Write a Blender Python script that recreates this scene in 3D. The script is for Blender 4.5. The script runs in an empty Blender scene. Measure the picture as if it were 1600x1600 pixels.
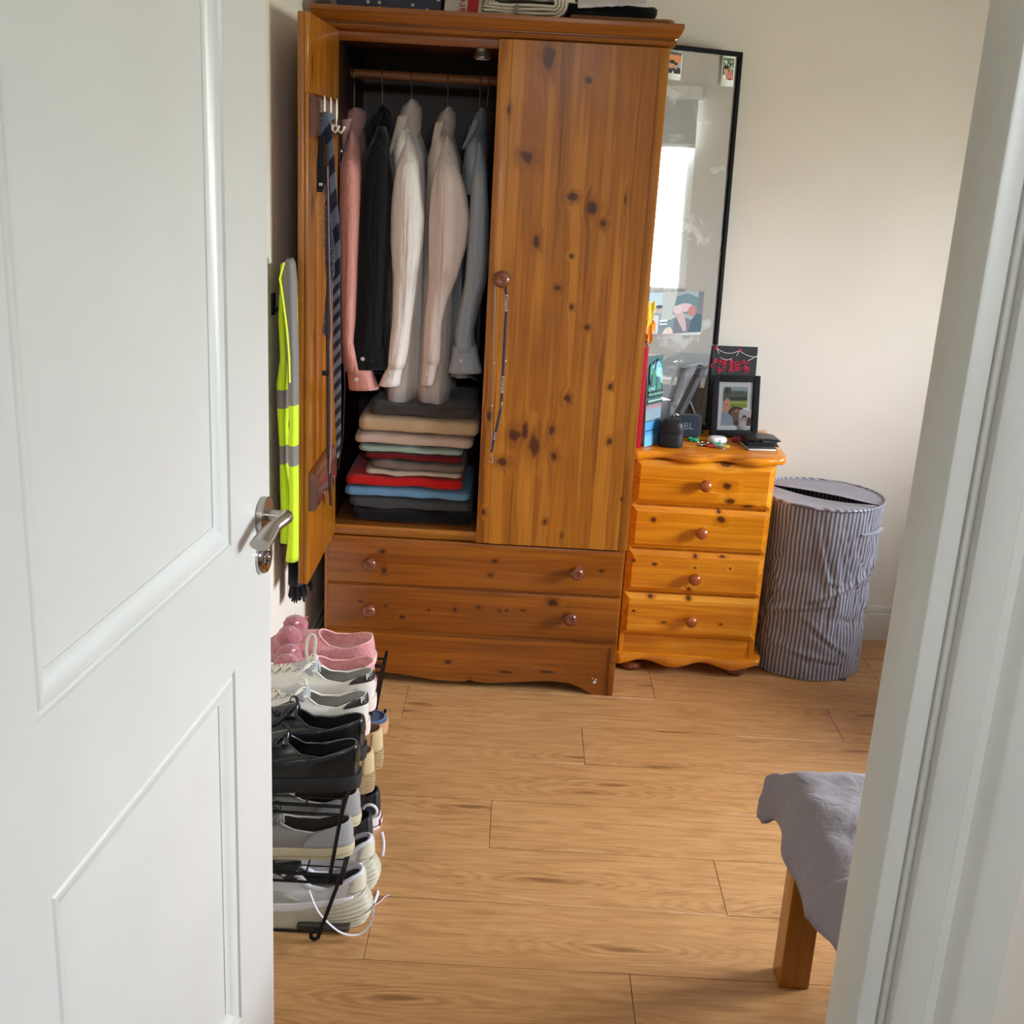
import bpy, bmesh, math, random
from mathutils import Vector, Matrix, noise
from mathutils.bvhtree import BVHTree
random.seed(7)
PI = math.pi
sc = bpy.context.scene
C = bpy.context.collection

# ---------------------------------------------------------------- camera
TH, RO, FPX, EYE = math.radians(17.2), math.radians(3.2), 1816.0, Vector((0, 0, 1.5))
FW = Vector((0, math.cos(TH), -math.sin(TH)))
_d = Vector((0, -math.sin(TH), -math.cos(TH)))
RT = Vector((math.cos(RO), 0, 0)) - _d * math.sin(RO)
DN = Vector((math.sin(RO), 0, 0)) + _d * math.cos(RO)
cam = bpy.data.objects.new('camera', bpy.data.cameras.new('camera'))
C.objects.link(cam)
cam.matrix_world = Matrix(((RT.x, -DN.x, -FW.x, 0), (RT.y, -DN.y, -FW.y, 0), (RT.z, -DN.z, -FW.z, EYE.z), (0, 0, 0, 1)))
cam.data.sensor_width = 36; cam.data.lens = FPX / 1600 * 36
cam.data.clip_start = .02
sc.camera = cam

# ---------------------------------------------------------------- world, lights, exposure
sc.view_settings.view_transform = 'Standard'
sc.view_settings.look = 'None'
sc.view_settings.gamma = 1
sc.view_settings.use_curve_mapping = False
sc.view_settings.exposure = 1.6
wd = bpy.data.worlds.new('overcast_sky'); sc.world = wd; wd.use_nodes = True
wn = wd.node_tree.nodes; wl = wd.node_tree.links
bg = wn['Background']; bg.inputs[1].default_value = 19.0
wtc = wn.new('ShaderNodeTexCoord'); wsep = wn.new('ShaderNodeSeparateXYZ'); wmr = wn.new('ShaderNodeMapRange')
wmx = wn.new('ShaderNodeMix'); wmx.data_type = 'RGBA'
wmx.inputs["A"].default_value = (.30, .33, .28, 1)       # ground and hedges below the horizon
wmx.inputs['B'].default_value = (.88, .955, 1.04, 1)
wmr.inputs['From Min'].default_value = -.08; wmr.inputs['From Max'].default_value = .12
wl.new(wtc.outputs['Generated'], wsep.inputs[0]); wl.new(wsep.outputs['Z'], wmr.inputs['Value'])
wl.new(wmr.outputs[0], wmx.inputs['Factor']); wl.new(wmx.outputs['Result'], bg.inputs[0])

XL, XR, YF, YB, ZC = -.580, 2.55, .84, 3.64, 2.4        # bedroom
HX0, HX1, HY0, HY1 = -1.25, 1.05, -1.5, .733           # landing behind the camera
WY0, WY1, WZ0, WZ1 = 1.65, 2.98, .93, 1.86             # bedroom window in the right wall
VX0, VX1, VZ0, VZ1 = .08, .98, 2.00, 2.37               # unseen landing window, added behind the camera to light vest and door frame

def portal(name, loc, rot, w, h):
    l = bpy.data.lights.new(name, 'AREA'); l.shape = 'RECTANGLE'; l.size = w; l.size_y = h
    l.cycles.is_portal = True
    o = bpy.data.objects.new(name, l); C.objects.link(o); o.location = loc; o.rotation_euler = rot
    return o
portal('window_portal', (XR + .10, (WY0 + WY1) / 2, (WZ0 + WZ1) / 2), (0, PI / 2, 0), WZ1 - WZ0, WY1 - WY0)
portal('landing_portal', ((VX0 + VX1) / 2, HY0 - .10, (VZ0 + VZ1) / 2), (PI / 2, 0, 0), VX1 - VX0, VZ1 - VZ0)

# ---------------------------------------------------------------- helpers
def at(px, py, Y):
    v = FW + RT * ((px - 800) / FPX) + DN * ((py - 800) / FPX)
    return EYE + v * (Y / v.y)
def atz(px, py, Z):
    v = FW + RT * ((px - 800) / FPX) + DN * ((py - 800) / FPX)
    return EYE + v * ((Z - EYE.z) / v.z)
def atx(px, py, X):
    v = FW + RT * ((px - 800) / FPX) + DN * ((py - 800) / FPX)
    return EYE + v * (X / v.x)
def S(r, g, b):
    f = lambda c: (c / 255) / 12.92 if c / 255 <= .04045 else ((c / 255 + .055) / 1.055) ** 2.4
    return (f(r), f(g), f(b), 1)
def lerp(a, b, t): return a + (b - a) * t
def smooth(t): t = max(0, min(1, t)); return t * t * (3 - 2 * t)
def interp(tab, x):
    if x <= tab[0][0]: return tab[0][1:]
    for p, q in zip(tab, tab[1:]):
        if x <= q[0]:
            t = (x - p[0]) / (q[0] - p[0])
            return tuple(lerp(a, b, t) for a, b in zip(p[1:], q[1:]))
    return tab[-1][1:]

class MB:
    def __init__(s):
        s.bm = bmesh.new(); s.col = s.bm.loops.layers.float_color.new('Col'); s.cur = (1, 1, 1, 1)
    def _tag(s, faces):
        for f in faces:
            for l in f.loops: l[s.col] = s.cur
    def face(s, vs):
        try: f = s.bm.faces.new(vs)
        except ValueError: return None
        s._tag([f]); return f
    def box(s, x0, x1, y0, y1, z0, z1, bev=0, seg=2, M=None):
        t = bmesh.new(); bmesh.ops.create_cube(t, size=1)
        for v in t.verts:
            v.co = Vector((lerp(x0, x1, v.co.x + .5), lerp(y0, y1, v.co.y + .5), lerp(z0, z1, v.co.z + .5)))
        if bev > 0: bmesh.ops.bevel(t, geom=t.edges[:], offset=bev, segments=seg, affect='EDGES', profile=.5)
        s.merge(t, M); t.free(); return s
    def merge(s, t, M=None):
        mp = {}
        for v in t.verts: mp[v] = s.bm.verts.new(M @ v.co if M else v.co)
        fs = []
        for f in t.faces:
            try: fs.append(s.bm.faces.new([mp[v] for v in f.verts]))
            except ValueError: pass
        s._tag(fs)
    def loft(s, rings, cap=True, closed=True, loop=False):
        R = [[s.bm.verts.new(Vector(p)) for p in r] for r in rings]
        n = len(R[0]); m = n if closed else n - 1
        pairs = list(zip(R, R[1:])) + ([(R[-1], R[0])] if loop else [])
        for a, b in pairs:
            for i in range(m):
                j = (i + 1) % n; s.face([a[i], a[j], b[j], b[i]])
        if cap and closed and not loop:
            s.face(R[0][::-1]); s.face(R[-1])
        return s
    def grid(s, fn, nu, nv, colfn=None):
        g = [[s.bm.verts.new(Vector(fn(i / nu, j / nv))) for j in range(nv + 1)] for i in range(nu + 1)]
        for i in range(nu):
            for j in range(nv):
                if colfn: s.cur = colfn((i + .5) / nu, (j + .5) / nv)
                s.face([g[i][j], g[i + 1][j], g[i + 1][j + 1], g[i][j + 1]])
        return s
    def lathe(s, prof, c=(0, 0, 0), ax='z', seg=20):
        c = Vector(c); rings = []
        for r, h in prof:
            ring = []
            for k in range(seg):
                a = 2 * PI * k / seg; p = (max(r, 1e-5) * math.cos(a), max(r, 1e-5) * math.sin(a), h)
                q = {'z': (p[0], p[1], p[2]), 'y': (p[0], -p[2], p[1]), 'x': (p[2], p[0], p[1])}[ax]
                ring.append(c + Vector(q))
            rings.append(ring)
        return s.loft(rings)
    def tube(s, pts, r, seg=8, rh=None, closed=False, up=None):
        P = [Vector(p) for p in pts]; n = len(P); rings = []
        rr = r if isinstance(r, (list, tuple)) else [r] * n
        prev = None
        for i in range(n):
            if closed: t = P[(i + 1) % n] - P[i - 1]
            else: t = P[min(i + 1, n - 1)] - P[max(i - 1, 0)]
            if t.length < 1e-9: t = Vector((0, 0, 1))
            t.normalize()
            if up is not None: u = Vector(up)
            elif prev is None: u = Vector((0, 0, 1)) if abs(t.z) < .9 else Vector((1, 0, 0))
            else: u = prev
            u = u - t * u.dot(t)
            if u.length < 1e-6: u = t.orthogonal()
            u.normalize(); prev = u; w = t.cross(u)
            h = rr[i] if rh is None else rh
            rings.append([P[i] + w * (rr[i] * math.cos(2 * PI * k / seg)) + u * (h * math.sin(2 * PI * k / seg)) for k in range(seg)])
        return s.loft(rings, loop=closed)
    def prism(s, poly, ax, d0, d1):
        def p3(p, d): return {'y': (p[0], d, p[1]), 'x': (d, p[0], p[1]), 'z': (p[0], p[1], d)}[ax]
        a = [s.bm.verts.new(p3(p, d0)) for p in poly]; b = [s.bm.verts.new(p3(p, d1)) for p in poly]
        n = len(poly)
        for i in range(n): s.face([a[i], a[(i + 1) % n], b[(i + 1) % n], b[i]])
        s.face(a[::-1]); s.face(b); return s
    def sphere(s, c, r, u=12, v=8, fn=None):
        t = bmesh.new(); bmesh.ops.create_uvsphere(t, u_segments=u, v_segments=v, radius=1)
        rv = Vector(r) if isinstance(r, (tuple, list)) else Vector((r, r, r))
        for w in t.verts:
            k = fn(w.co) if fn else 1
            w.co = Vector((w.co.x * rv.x, w.co.y * rv.y, w.co.z * rv.z)) * k + Vector(c)
        s.merge(t); t.free(); return s

def arc(cx, cy, r, a0, a1, n=8): return [(cx + r * math.cos(lerp(a0, a1, k / n)), cy + r * math.sin(lerp(a0, a1, k / n))) for k in range(n + 1)]

def obj(name, mb, m, parent=None, local=False, sub=0, sharp=38, solid=0, color=None, mods=None):
    me = bpy.data.meshes.new(name)
    if parent is not None and not local:
        off = Vector(parent.location)
        if parent.parent: off += Vector(parent.parent.location)
        for v in mb.bm.verts: v.co -= off
    if isinstance(parent, bpy.types.Object) and parent.type == 'MESH' and not local: pass
    bmesh.ops.recalc_face_normals(mb.bm, faces=mb.bm.faces[:])
    mb.bm.to_mesh(me); mb.bm.free()
    me.polygons.foreach_set('use_smooth', [True] * len(me.polygons))
    if sharp and not sub: me.set_sharp_from_angle(angle=math.radians(sharp))
    me.materials.append(m)
    o = bpy.data.objects.new(name, me); C.objects.link(o)
    if parent is not None: o.parent = parent
    if solid:
        q = o.modifiers.new('solid', 'SOLIDIFY'); q.thickness = solid; q.offset = 0
    if sub:
        q = o.modifiers.new('sub', 'SUBSURF'); q.levels = sub; q.render_levels = sub
    if color: o.color = color
    return o
def thing(name, label, cat, loc=(0, 0, 0), group=None, rotz=0):
    o = bpy.data.objects.new(name, None); C.objects.link(o); o.empty_display_size = .05
    o.location = loc; o.rotation_euler = (0, 0, rotz); o['label'] = label; o['category'] = cat
    if group: o['group'] = group
    return o
def tag(o, label, cat, group=None):
    o['label'] = label; o['category'] = cat
    if group: o['group'] = group
    return o
def struct(o): o['kind'] = 'structure'; return o
def text(name, body, size, M, m, parent, ext=.0004, mirror=False, space=1.0):
    cu = bpy.data.curves.new(name, 'FONT'); cu.body = body; cu.size = size; cu.extrude = ext; cu.align_x = 'CENTER'; cu.align_y = 'CENTER'
    cu.resolution_u = 2; cu.space_character = space
    t = bpy.data.objects.new(name, cu); C.objects.link(t)
    dg = bpy.context.evaluated_depsgraph_get()
    me = bpy.data.meshes.new_from_object(t.evaluated_get(dg)); bpy.data.objects.remove(t)
    me.transform(M); me.materials.clear(); me.materials.append(m); me.name = name
    o = bpy.data.objects.new(name, me); C.objects.link(o); o.parent = parent; return o

# ---------------------------------------------------------------- materials
class NT:
    def __init__(s, name):
        s.m = bpy.data.materials.new(name); s.m.use_nodes = True
        s.n = s.m.node_tree.nodes; s.l = s.m.node_tree.links; s.b = s.n['Principled BSDF']
    def node(s, t, **k):
        x = s.n.new(t)
        for a, v in k.items(): setattr(x, a, v)
        return x
    def link(s, a, b): s.l.new(a, b)
    def val(s, sock, v):
        if hasattr(v, 'is_linked') or hasattr(v, 'links'): s.link(v, sock)
        else: sock.default_value = v
    def math(s, op, a, b=0, c=None):
        x = s.node('ShaderNodeMath', operation=op); s.val(x.inputs[0], a); s.val(x.inputs[1], b)
        if c is not None: s.val(x.inputs[2], c)
        return x.outputs[0]
    def vmath(s, op, a, b=(0, 0, 0)):
        x = s.node('ShaderNodeVectorMath', operation=op); s.val(x.inputs[0], a); s.val(x.inputs[1], b)
        return x.outputs['Value'] if op == 'LENGTH' else x.outputs[0]
    def mix(s, f, a, b, blend='MIX'):
        x = s.node('ShaderNodeMix', data_type='RGBA', blend_type=blend)
        s.val(x.inputs['Factor'], f); s.val(x.inputs['A'], a); s.val(x.inputs['B'], b); return x.outputs['Result']
    def noise(s, vec, scale, detail=3, rough=.5, dist=0):
        x = s.node('ShaderNodeTexNoise'); s.link(vec, x.inputs['Vector']); x.inputs['Scale'].default_value = scale
        x.inputs['Detail'].default_value = detail; x.inputs['Roughness'].default_value = rough; x.inputs['Distortion'].default_value = dist
        return x.outputs['Fac']
    def mr(s, v, a, b, c=0, d=1, mode='SMOOTHSTEP'):
        x = s.node('ShaderNodeMapRange', interpolation_type=mode); s.val(x.inputs[0], v)
        for i, q in enumerate((a, b, c, d)): x.inputs[i + 1].default_value = q
        return x.outputs[0]
    def coord(s, which='Object'): return s.node('ShaderNodeTexCoord').outputs[which]
    def bump(s, h, strength=.2, dist=.002):
        x = s.node('ShaderNodeBump'); x.inputs['Strength'].default_value = strength; x.inputs['Distance'].default_value = dist
        s.link(h, x.inputs['Height']); s.link(x.outputs[0], s.b.inputs['Normal'])
    def rnd(s): return s.node('ShaderNodeObjectInfo').outputs['Random']
def setb(b, **k):
    for a, v in k.items(): b.inputs[a].default_value = v
_cache = {}
def plain(col, rough=.6, metal=0, spec=.5, nscale=0, namt=.1, bscale=0, bstr=.2, bdist=.001, sheen=0, coat=0, name='surface'):
    key = (col, rough, metal, spec, nscale, namt, bscale, bstr, bdist, sheen, coat)
    if key in _cache: return _cache[key]
    t = NT(name); setb(t.b, Roughness=rough, Metallic=metal)
    t.b.inputs['Specular IOR Level'].default_value = spec
    t.b.inputs['Sheen Weight'].default_value = sheen; t.b.inputs['Coat Weight'].default_value = coat
    co = t.coord()
    if True:
        n = t.noise(co, nscale or 9, 4)
        a = namt if nscale else .03
        dark = (col[0] * (1 - a), col[1] * (1 - a), col[2] * (1 - a), 1); lite = tuple(min(1, c * (1 + a)) for c in col[:3]) + (1,)
        t.link(t.mix(t.mr(n, .3, .7), dark, lite), t.b.inputs['Base Color'])
    if bscale: t.bump(t.noise(co, bscale, 3), bstr, bdist)
    _cache[key] = t.m; return t.m
def cloth(col, name='fabric', rough=.9, weave=900, fold=0, sheen=.15, amt=.08):
    t = NT(name); setb(t.b, Roughness=rough); t.b.inputs['Sheen Weight'].default_value = sheen
    t.b.inputs['Specular IOR Level'].default_value = .2
    co = t.coord(); n = t.noise(co, 40, 4); n2 = t.noise(co, weave, 2)
    d = tuple(c * (1 - amt) for c in col[:3]) + (1,); l = tuple(min(1, c * (1 + amt)) for c in col[:3]) + (1,)
    t.link(t.mix(t.math('MULTIPLY_ADD', n, .6, t.math('MULTIPLY', n2, .4)), d, l), t.b.inputs['Base Color'])
    if fold:
        v = t.vmath('MULTIPLY', co, (26, 26, 3.5)); nf = t.noise(v, 1, 3, .55, .6)
        v2 = t.vmath('MULTIPLY', co, (40, 40, 22)); nf2 = t.noise(v2, 1, 2, .5, .8)
        t.bump(t.math('ADD', t.math('MULTIPLY', nf, 1.0), t.math('MULTIPLY', nf2, .35)), .8, fold)
    else: t.bump(t.math('ADD', t.math('MULTIPLY', n2, .25), n), .35, .0015)
    return t.m
def vcol(rough=.6, name='printed_colours', bscale=0, sheen=0, spec=.4):
    t = NT(name); a = t.node('ShaderNodeVertexColor', layer_name='Col'); setb(t.b, Roughness=rough)
    t.b.inputs['Sheen Weight'].default_value = sheen; t.b.inputs['Specular IOR Level'].default_value = spec
    n = t.noise(t.coord(), 60, 3); t.link(t.mix(t.mr(n, .2, .8, 0, .12), a.outputs[0], (.5, .5, .5, 1), 'OVERLAY'), t.b.inputs['Base Color'])
    if bscale: t.bump(t.noise(t.coord(), bscale, 3), .3, .001)
    return t.m
def pine(name, ax, tones, knots=(), plane='xz', origin=(0, 0, 0), rough=.3, grain=1.0, stave=0, kcol=S(70, 28, 8), coat=.25, warp=.009):
    """ax = grain axis; knots = (a, b, ra, rb) in world coordinates of the plane; stave = width of glued boards painted as separate grain"""
    t = NT(name); setb(t.b, Roughness=rough); t.b.inputs['Coat Weight'].default_value = coat; t.b.inputs['Coat Roughness'].default_value = .18
    co = t.coord()
    wob = t.noise(co, 45, 3)
    m = None; halo = None
    o = Vector(origin)
    for (a, b, ra, rb) in knots:
        if plane == 'xz': c = (a - o.x, 0, b - o.z); sc3 = (1 / ra, 0, 1 / rb)
        elif plane == 'yz': c = (0, a - o.y, b - o.z); sc3 = (0, 1 / ra, 1 / rb)
        L = t.vmath('LENGTH', t.vmath('MULTIPLY', t.vmath('SUBTRACT', co, c), sc3))
        L = t.math('ADD', L, t.math('MULTIPLY', t.math('SUBTRACT', wob, .5), 1.5))
        k = t.mr(L, .55, 1.25, .92, 0); h = t.mr(L, .6, 3.6, 1, 0)
        m = k if m is None else t.math('MAXIMUM', m, k); halo = h if halo is None else t.math('MAXIMUM', halo, h)
    sep = t.node('ShaderNodeSeparateXYZ'); t.link(co, sep.inputs[0]); cmb = t.node('ShaderNodeCombineXYZ')
    r = t.rnd()
    for i, q in enumerate('XYZ'):
        if q.lower() == ax: v = t.math('MULTIPLY_ADD', r, 3.0, t.math('MULTIPLY', sep.outputs[q], .9 * grain))
        else:
            v = sep.outputs[q]
            if halo is not None: v = t.math('MULTIPLY_ADD', halo, warp, v)
            v = t.math('MULTIPLY_ADD', r, 5.7 + i, t.math('MULTIPLY', v, 22 * grain))
        t.link(v, cmb.inputs[i])
    n1 = t.noise(cmb.outputs[0], 1.0, 3, .55, .35); n2 = t.noise(cmb.outputs[0], 5.5, 3, .6, .2)
    rings = t.math('SINE', t.math('MULTIPLY', n1, 34))
    f = t.math('ADD', t.math('MULTIPLY', n1, .55), t.math('ADD', t.math('MULTIPLY', n2, .28), t.math('MULTIPLY', rings, .055)))
    rp = t.node('ShaderNodeValToRGB'); t.link(f, rp.inputs[0]); e = rp.color_ramp.elements
    e[0].position = .26; e[0].color = tones[0]; e[1].position = .58; e[1].color = tones[2]
    x = e.new(.42); x.color = tones[1]
    col = rp.outputs[0]
    oc = t.node('ShaderNodeObjectInfo').outputs['Color']
    col = t.mix(1.0, col, oc, 'MULTIPLY')
    col = t.mix(t.mr(t.noise(co, 3.2, 2), .35, .75, 0, .35), col, tones[0])
    if halo is not None:
        col = t.mix(t.math('MULTIPLY', t.mr(halo, .2, 1), .55), col, tones[0]); col = t.mix(m, col, kcol)
    t.link(col, t.b.inputs['Base Color'])
    t.bump(f, .12, .0012)
    return t.m

WHITEWALL = plain(S(228, 219, 207), .85, spec=.25, nscale=3, namt=.02, bscale=160, bstr=.06, name='painted_plaster')
GLOSSW = plain(S(212, 212, 208), .32, spec=.5, nscale=5, namt=.02, bscale=14, bstr=.05, bdist=.002, name='white_gloss_paint')
TRIMW = plain(S(222, 220, 212), .4, spec=.5, nscale=6, namt=.03, bscale=18, bstr=.12, bdist=.002, name='old_gloss_paint')
CEIL = plain(S(238, 236, 230), .9, name='ceiling_paint')
BLACKM = plain(S(24, 24, 25), .38, .6, bscale=0, name='black_wire')
STEEL = plain(S(176, 168, 160), .28, 1, nscale=40, namt=.05, name='satin_nickel')
CHROME = plain(S(200, 200, 205), .12, 1, name='chrome')
PRINT = vcol()
MATTEV = vcol(.85, 'matte_print', 400, .1, .2)

# ---------------------------------------------------------------- the room shell
def wall(name, boxes, m=None):
    mb = MB()
    for b in boxes: mb.box(*b)
    return struct(obj(name, mb, m or WHITEWALL))
T = .12
wall('wall_back', [(XL - T, XR + T, YB, YB + T, 0, ZC)])
wall('wall_left', [(XL - T, XL, .733, YB, 0, ZC)])
wall('wall_right', [(XR, XR + T, .733, WY0, 0, ZC), (XR, XR + T, WY1, YB, 0, ZC), (XR, XR + T, WY0, WY1, 0, WZ0), (XR, XR + T, WY0, WY1, WZ1, ZC)])
DX0, DX1, DZ = -.485, .318, 2.03
wall('wall_front', [(HX0 - T, DX0, .733, YF, 0, ZC), (DX1, XR + T, .733, YF, 0, ZC), (DX0, DX1, .733, YF, DZ, ZC)])
wall('wall_landing_left', [(HX0 - T, HX0, HY0, .733, 0, ZC)])
wall('wall_landing_right', [(HX1, HX1 + T, HY0, .733, 0, ZC)])
wall('wall_landing_back', [(HX0 - T, VX0, HY0 - T, HY0, 0, ZC), (VX1, HX1 + T, HY0 - T, HY0, 0, ZC), (VX0, VX1, HY0 - T, HY0, 0, VZ0), (VX0, VX1, HY0 - T, HY0, VZ1, ZC)])
wall('ceiling', [(XL - T, XR + T, .733, YB + T, ZC, ZC + .1), (HX0 - T, HX1 + T, HY0 - T, .733, ZC, ZC + .1)], CEIL)

# floor: laminate planks laid across the room
def oak():
    t = NT('oak_laminate'); setb(t.b, Roughness=.36); t.b.inputs['Specular IOR Level'].default_value = .45
    co = t.coord(); r = t.rnd(); sep = t.node('ShaderNodeSeparateXYZ'); t.link(co, sep.inputs[0]); cmb = t.node('ShaderNodeCombineXYZ')
    t.link(t.math('MULTIPLY_ADD', r, 31, t.math('MULTIPLY', sep.outputs[0], 1.1)), cmb.inputs[0])
    t.link(t.math('MULTIPLY_ADD', r, 17, t.math('MULTIPLY', sep.outputs[1], 8)), cmb.inputs[1])
    vo = t.node('ShaderNodeTexVoronoi', voronoi_dimensions='2D'); sv = t.node('ShaderNodeVectorMath', operation='MULTIPLY'); t.link(cmb.outputs[0], sv.inputs[0]); sv.inputs[1].default_value = (1.25, .95, 1)
    t.link(sv.outputs[0], vo.inputs['Vector']); vo.inputs['Scale'].default_value = 1
    kd = t.math('ADD', vo.outputs['Distance'], t.math('MULTIPLY', t.math('SUBTRACT', t.noise(cmb.outputs[0], 9, 2), .5), .10))
    n1 = t.math('ADD', t.noise(cmb.outputs[0], 1.1, 2, .5, .5), t.mr(kd, 0, .50, .42, 0)); n2 = t.noise(cmb.outputs[0], 7, 4, .65)
    cmb2 = t.node('ShaderNodeCombineXYZ'); t.link(t.math('MULTIPLY', sep.outputs[0], 6), cmb2.inputs[0]); t.link(t.math('MULTIPLY', sep.outputs[1], 170), cmb2.inputs[1]); t.link(r, cmb2.inputs[2])
    n3 = t.noise(cmb2.outputs[0], 1, 3, .6)
    ring = t.math('POWER', t.math('ABSOLUTE', t.math('SINE', t.math('MULTIPLY', n1, 42))), 3)
    f = t.math('ADD', t.math('MULTIPLY', n2, .5), t.math('ADD', t.math('MULTIPLY', n3, .30), t.math('MULTIPLY', ring, -.055)))
    rp = t.node('ShaderNodeValToRGB'); t.link(f, rp.inputs[0]); e = rp.color_ramp.elements
    e[0].position = .20; e[0].color = S(160, 112, 68); e[1].position = .66; e[1].color = S(216, 172, 122)
    x = e.new(.40); x.color = S(198, 149, 98)
    col = rp.outputs[0]
    # small dark knots scattered along the boards
    col = t.mix(t.mr(kd, .02, .085, .8, 0), col, S(118, 78, 46))
    col = t.mix(t.math('MULTIPLY', ring, t.mr(kd, .05, .42, .40, .06)), col, S(142, 96, 56))
    col = t.mix(t.mr(r, 0, 1, 0, .16, 'LINEAR'), col, S(170, 118, 68))
    t.link(col, t.b.inputs['Base Color']); t.bump(f, .08, .001)
    return t.m
OAK = oak()
mb = MB(); mb.box(XL - T, XR + T, .733, YB + T, -.08, -.009); mb.box(HX0 - T, HX1 + T, HY0 - T, .733, -.08, 0)
floor = struct(obj('floor', mb, plain(S(150, 105, 62), .6, name='underlay_edge')))
ends = {1.68: .276, 1.88: -.238, 2.08: .497, 2.28: -.01, 2.48: .86, 2.68: .224, 2.88: -.272, 3.08: .447, 3.28: 1.16, 3.48: .1, 1.48: .6, 1.28: -.1, 1.08: .35, .88: .0, .733: .5}
ys = sorted(ends)
for i, y in enumerate(ys):
    y1 = ys[i + 1] if i + 1 < len(ys) else YB
    x = ends[y] - 1.22 * 2
    while x < XR:
        a, b = max(x, XL), min(x + 1.22, XR)
        if b - a > .01:
            mb = MB(); mb.box(a + .0006, b - .0006, y + .0006, y1 - .0006, -.009, 0, .0007, 1)
            obj('plank', mb, OAK, floor)
        x += 1.22

# skirting
def skirt(name, x0, x1, y0, y1):
    mb = MB(); ax = 'x' if abs(x1 - x0) > abs(y1 - y0) else 'y'
    mb.box(x0, x1, y0, y1, 0, .095, .001, 1)
    if ax == 'x': mb.box(x0, x1, y0 + .006 if y1 >= YB - .01 else y0, y1 if y1 >= YB - .01 else y1 - .006, .095, .118, .003, 2)
    else: mb.box(x0 if x0 < 0 else x0 + .006, x1 - .006 if x0 < 0 else x1, y0, y1, .095, .118, .003, 2)
    return struct(obj(name, mb, TRIMW))
skirt('baseboard_back', XL, XR, YB - .018, YB)
skirt('baseboard_left', XL, XL + .018, YF, YB - .018)
skirt('baseboard_right', XR - .018, XR, YF, YB - .018)
skirt('baseboard_front', .40, XR - .018, YF, YF + .018)

# door lining, stops and architraves
mb = MB()
mb.box(.298, DX1, .729, YF + .004, 0, DZ, .0015, 1); mb.box(DX0, DX0 + .02, .729, YF + .004, 0, DZ, .0015, 1); mb.box(DX0, DX1, .729, YF + .004, DZ - .02, DZ, .0015, 1)
struct(obj('trim_1', mb, TRIMW)).name = 'trim_1'
mb = MB(); mb.box(.283, .2985, .7345, .800, 0, DZ - .02, .0022, 2); mb.box(DX0 + .0195, DX0 + .035, .7345, .800, 0, DZ - .02, .0022, 2); mb.box(DX0 + .02, .298, .7345, .800, DZ - .035, DZ - .0195, .0022, 2)
struct(obj('trim_2', mb, TRIMW))
prof = [(.302, .7335), (.302, .7175), (.3045, .7155), (.324, .7150), (.3265, .7185), (.334, .7205), (.3395, .7165), (.3425, .7125), (.3462, .7110), (.370, .7115), (.3745, .7145), (.3755, .7335)]
mb = MB(); mb.prism(prof, 'z', 0, DZ + .06); 
pl = [(DX0 - (x - .318) , y) for x, y in prof]; mb.prism(pl, 'z', 0, DZ + .06)
struct(obj('trim_3', mb, TRIMW))
mb = MB(); mb.box(.303, .373, YF, YF + .016, 0, DZ + .06, .003, 2); mb.box(DX0 - .055, DX0 + .004, YF, YF + .016, 0, DZ + .06, .003, 2); mb.box(DX0 - .055, .373, YF, YF + .016, DZ - .005, DZ + .06, .003, 2)
struct(obj('trim_4', mb, TRIMW))
mb = MB(); mb.box(.2955, .2995, .803, .832, .96, 1.05, .001, 1); mb.box(.2925, .297, .8005, .803, .985, 1.028, .0008, 1)
o = struct(obj('trim_5', mb, STEEL)); o['label'] = 'metal strike plate on the door lining'

# windows
def pane_mat():
    t = NT('window_glass'); out = t.n['Material Output']; tr = t.node('ShaderNodeBsdfTransparent'); gl = t.node('ShaderNodeBsdfGlossy'); gl.inputs['Roughness'].default_value = .02
    fr = t.node('ShaderNodeFresnel'); fr.inputs[0].default_value = 1.45; mx = t.node('ShaderNodeMixShader')
    t.link(fr.outputs[0], mx.inputs[0]); t.link(tr.outputs[0], mx.inputs[1]); t.link(gl.outputs[0], mx.inputs[2]); t.link(mx.outputs[0], out.inputs[0]); return t.m
PANE = pane_mat()
UPVC = plain(S(240, 242, 242), .25, name='window_frame_white')
def window(name, x, y0, y1, z0, z1, split):
    w = struct(obj(name, MB().box(x - .03, x + .03, y0, y1, z0, z0 + .05, .004).box(x - .03, x + .03, y0, y1, z1 - .05, z1, .004)
        .box(x - .03, x + .03, y0, y0 + .05, z0, z1, .004).box(x - .03, x + .03, y1 - .05, y1, z0, z1, .004).box(x - .03, x + .03, split - .03, split + .03, z0, z1, .004), UPVC))
    obj('pane', MB().box(x - .003, x + .003, y0 + .04, split - .02, z0 + .04, z1 - .04), PANE, w)
    obj('pane', MB().box(x - .003, x + .003, split + .02, y1 - .04, z0 + .04, z1 - .04), PANE, w)
    return w
w1 = window('window_1', XR + .07, WY0, WY1, WZ0, WZ1, 2.25)
obj('sill', MB().box(XR - .05, XR + .06, WY0 - .04, WY1 + .04, WZ0 - .03, WZ0, .006), UPVC, w1)
y_ = HY0 - .07  # added landing window out of view, sized and placed for its light
w2 = struct(obj('landing_fill_window', MB().box(VX0, VX1, y_ - .03, y_ + .03, VZ0, VZ0 + .05, .004).box(VX0, VX1, y_ - .03, y_ + .03, VZ1 - .05, VZ1, .004)
    .box(VX0, VX0 + .05, y_ - .03, y_ + .03, VZ0, VZ1, .004).box(VX1 - .05, VX1, y_ - .03, y_ + .03, VZ0, VZ1, .004), UPVC))
obj('pane', MB().box(VX0 + .04, VX1 - .04, y_ - .003, y_ + .003, VZ0 + .04, VZ1 - .04), PANE, w2)

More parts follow.
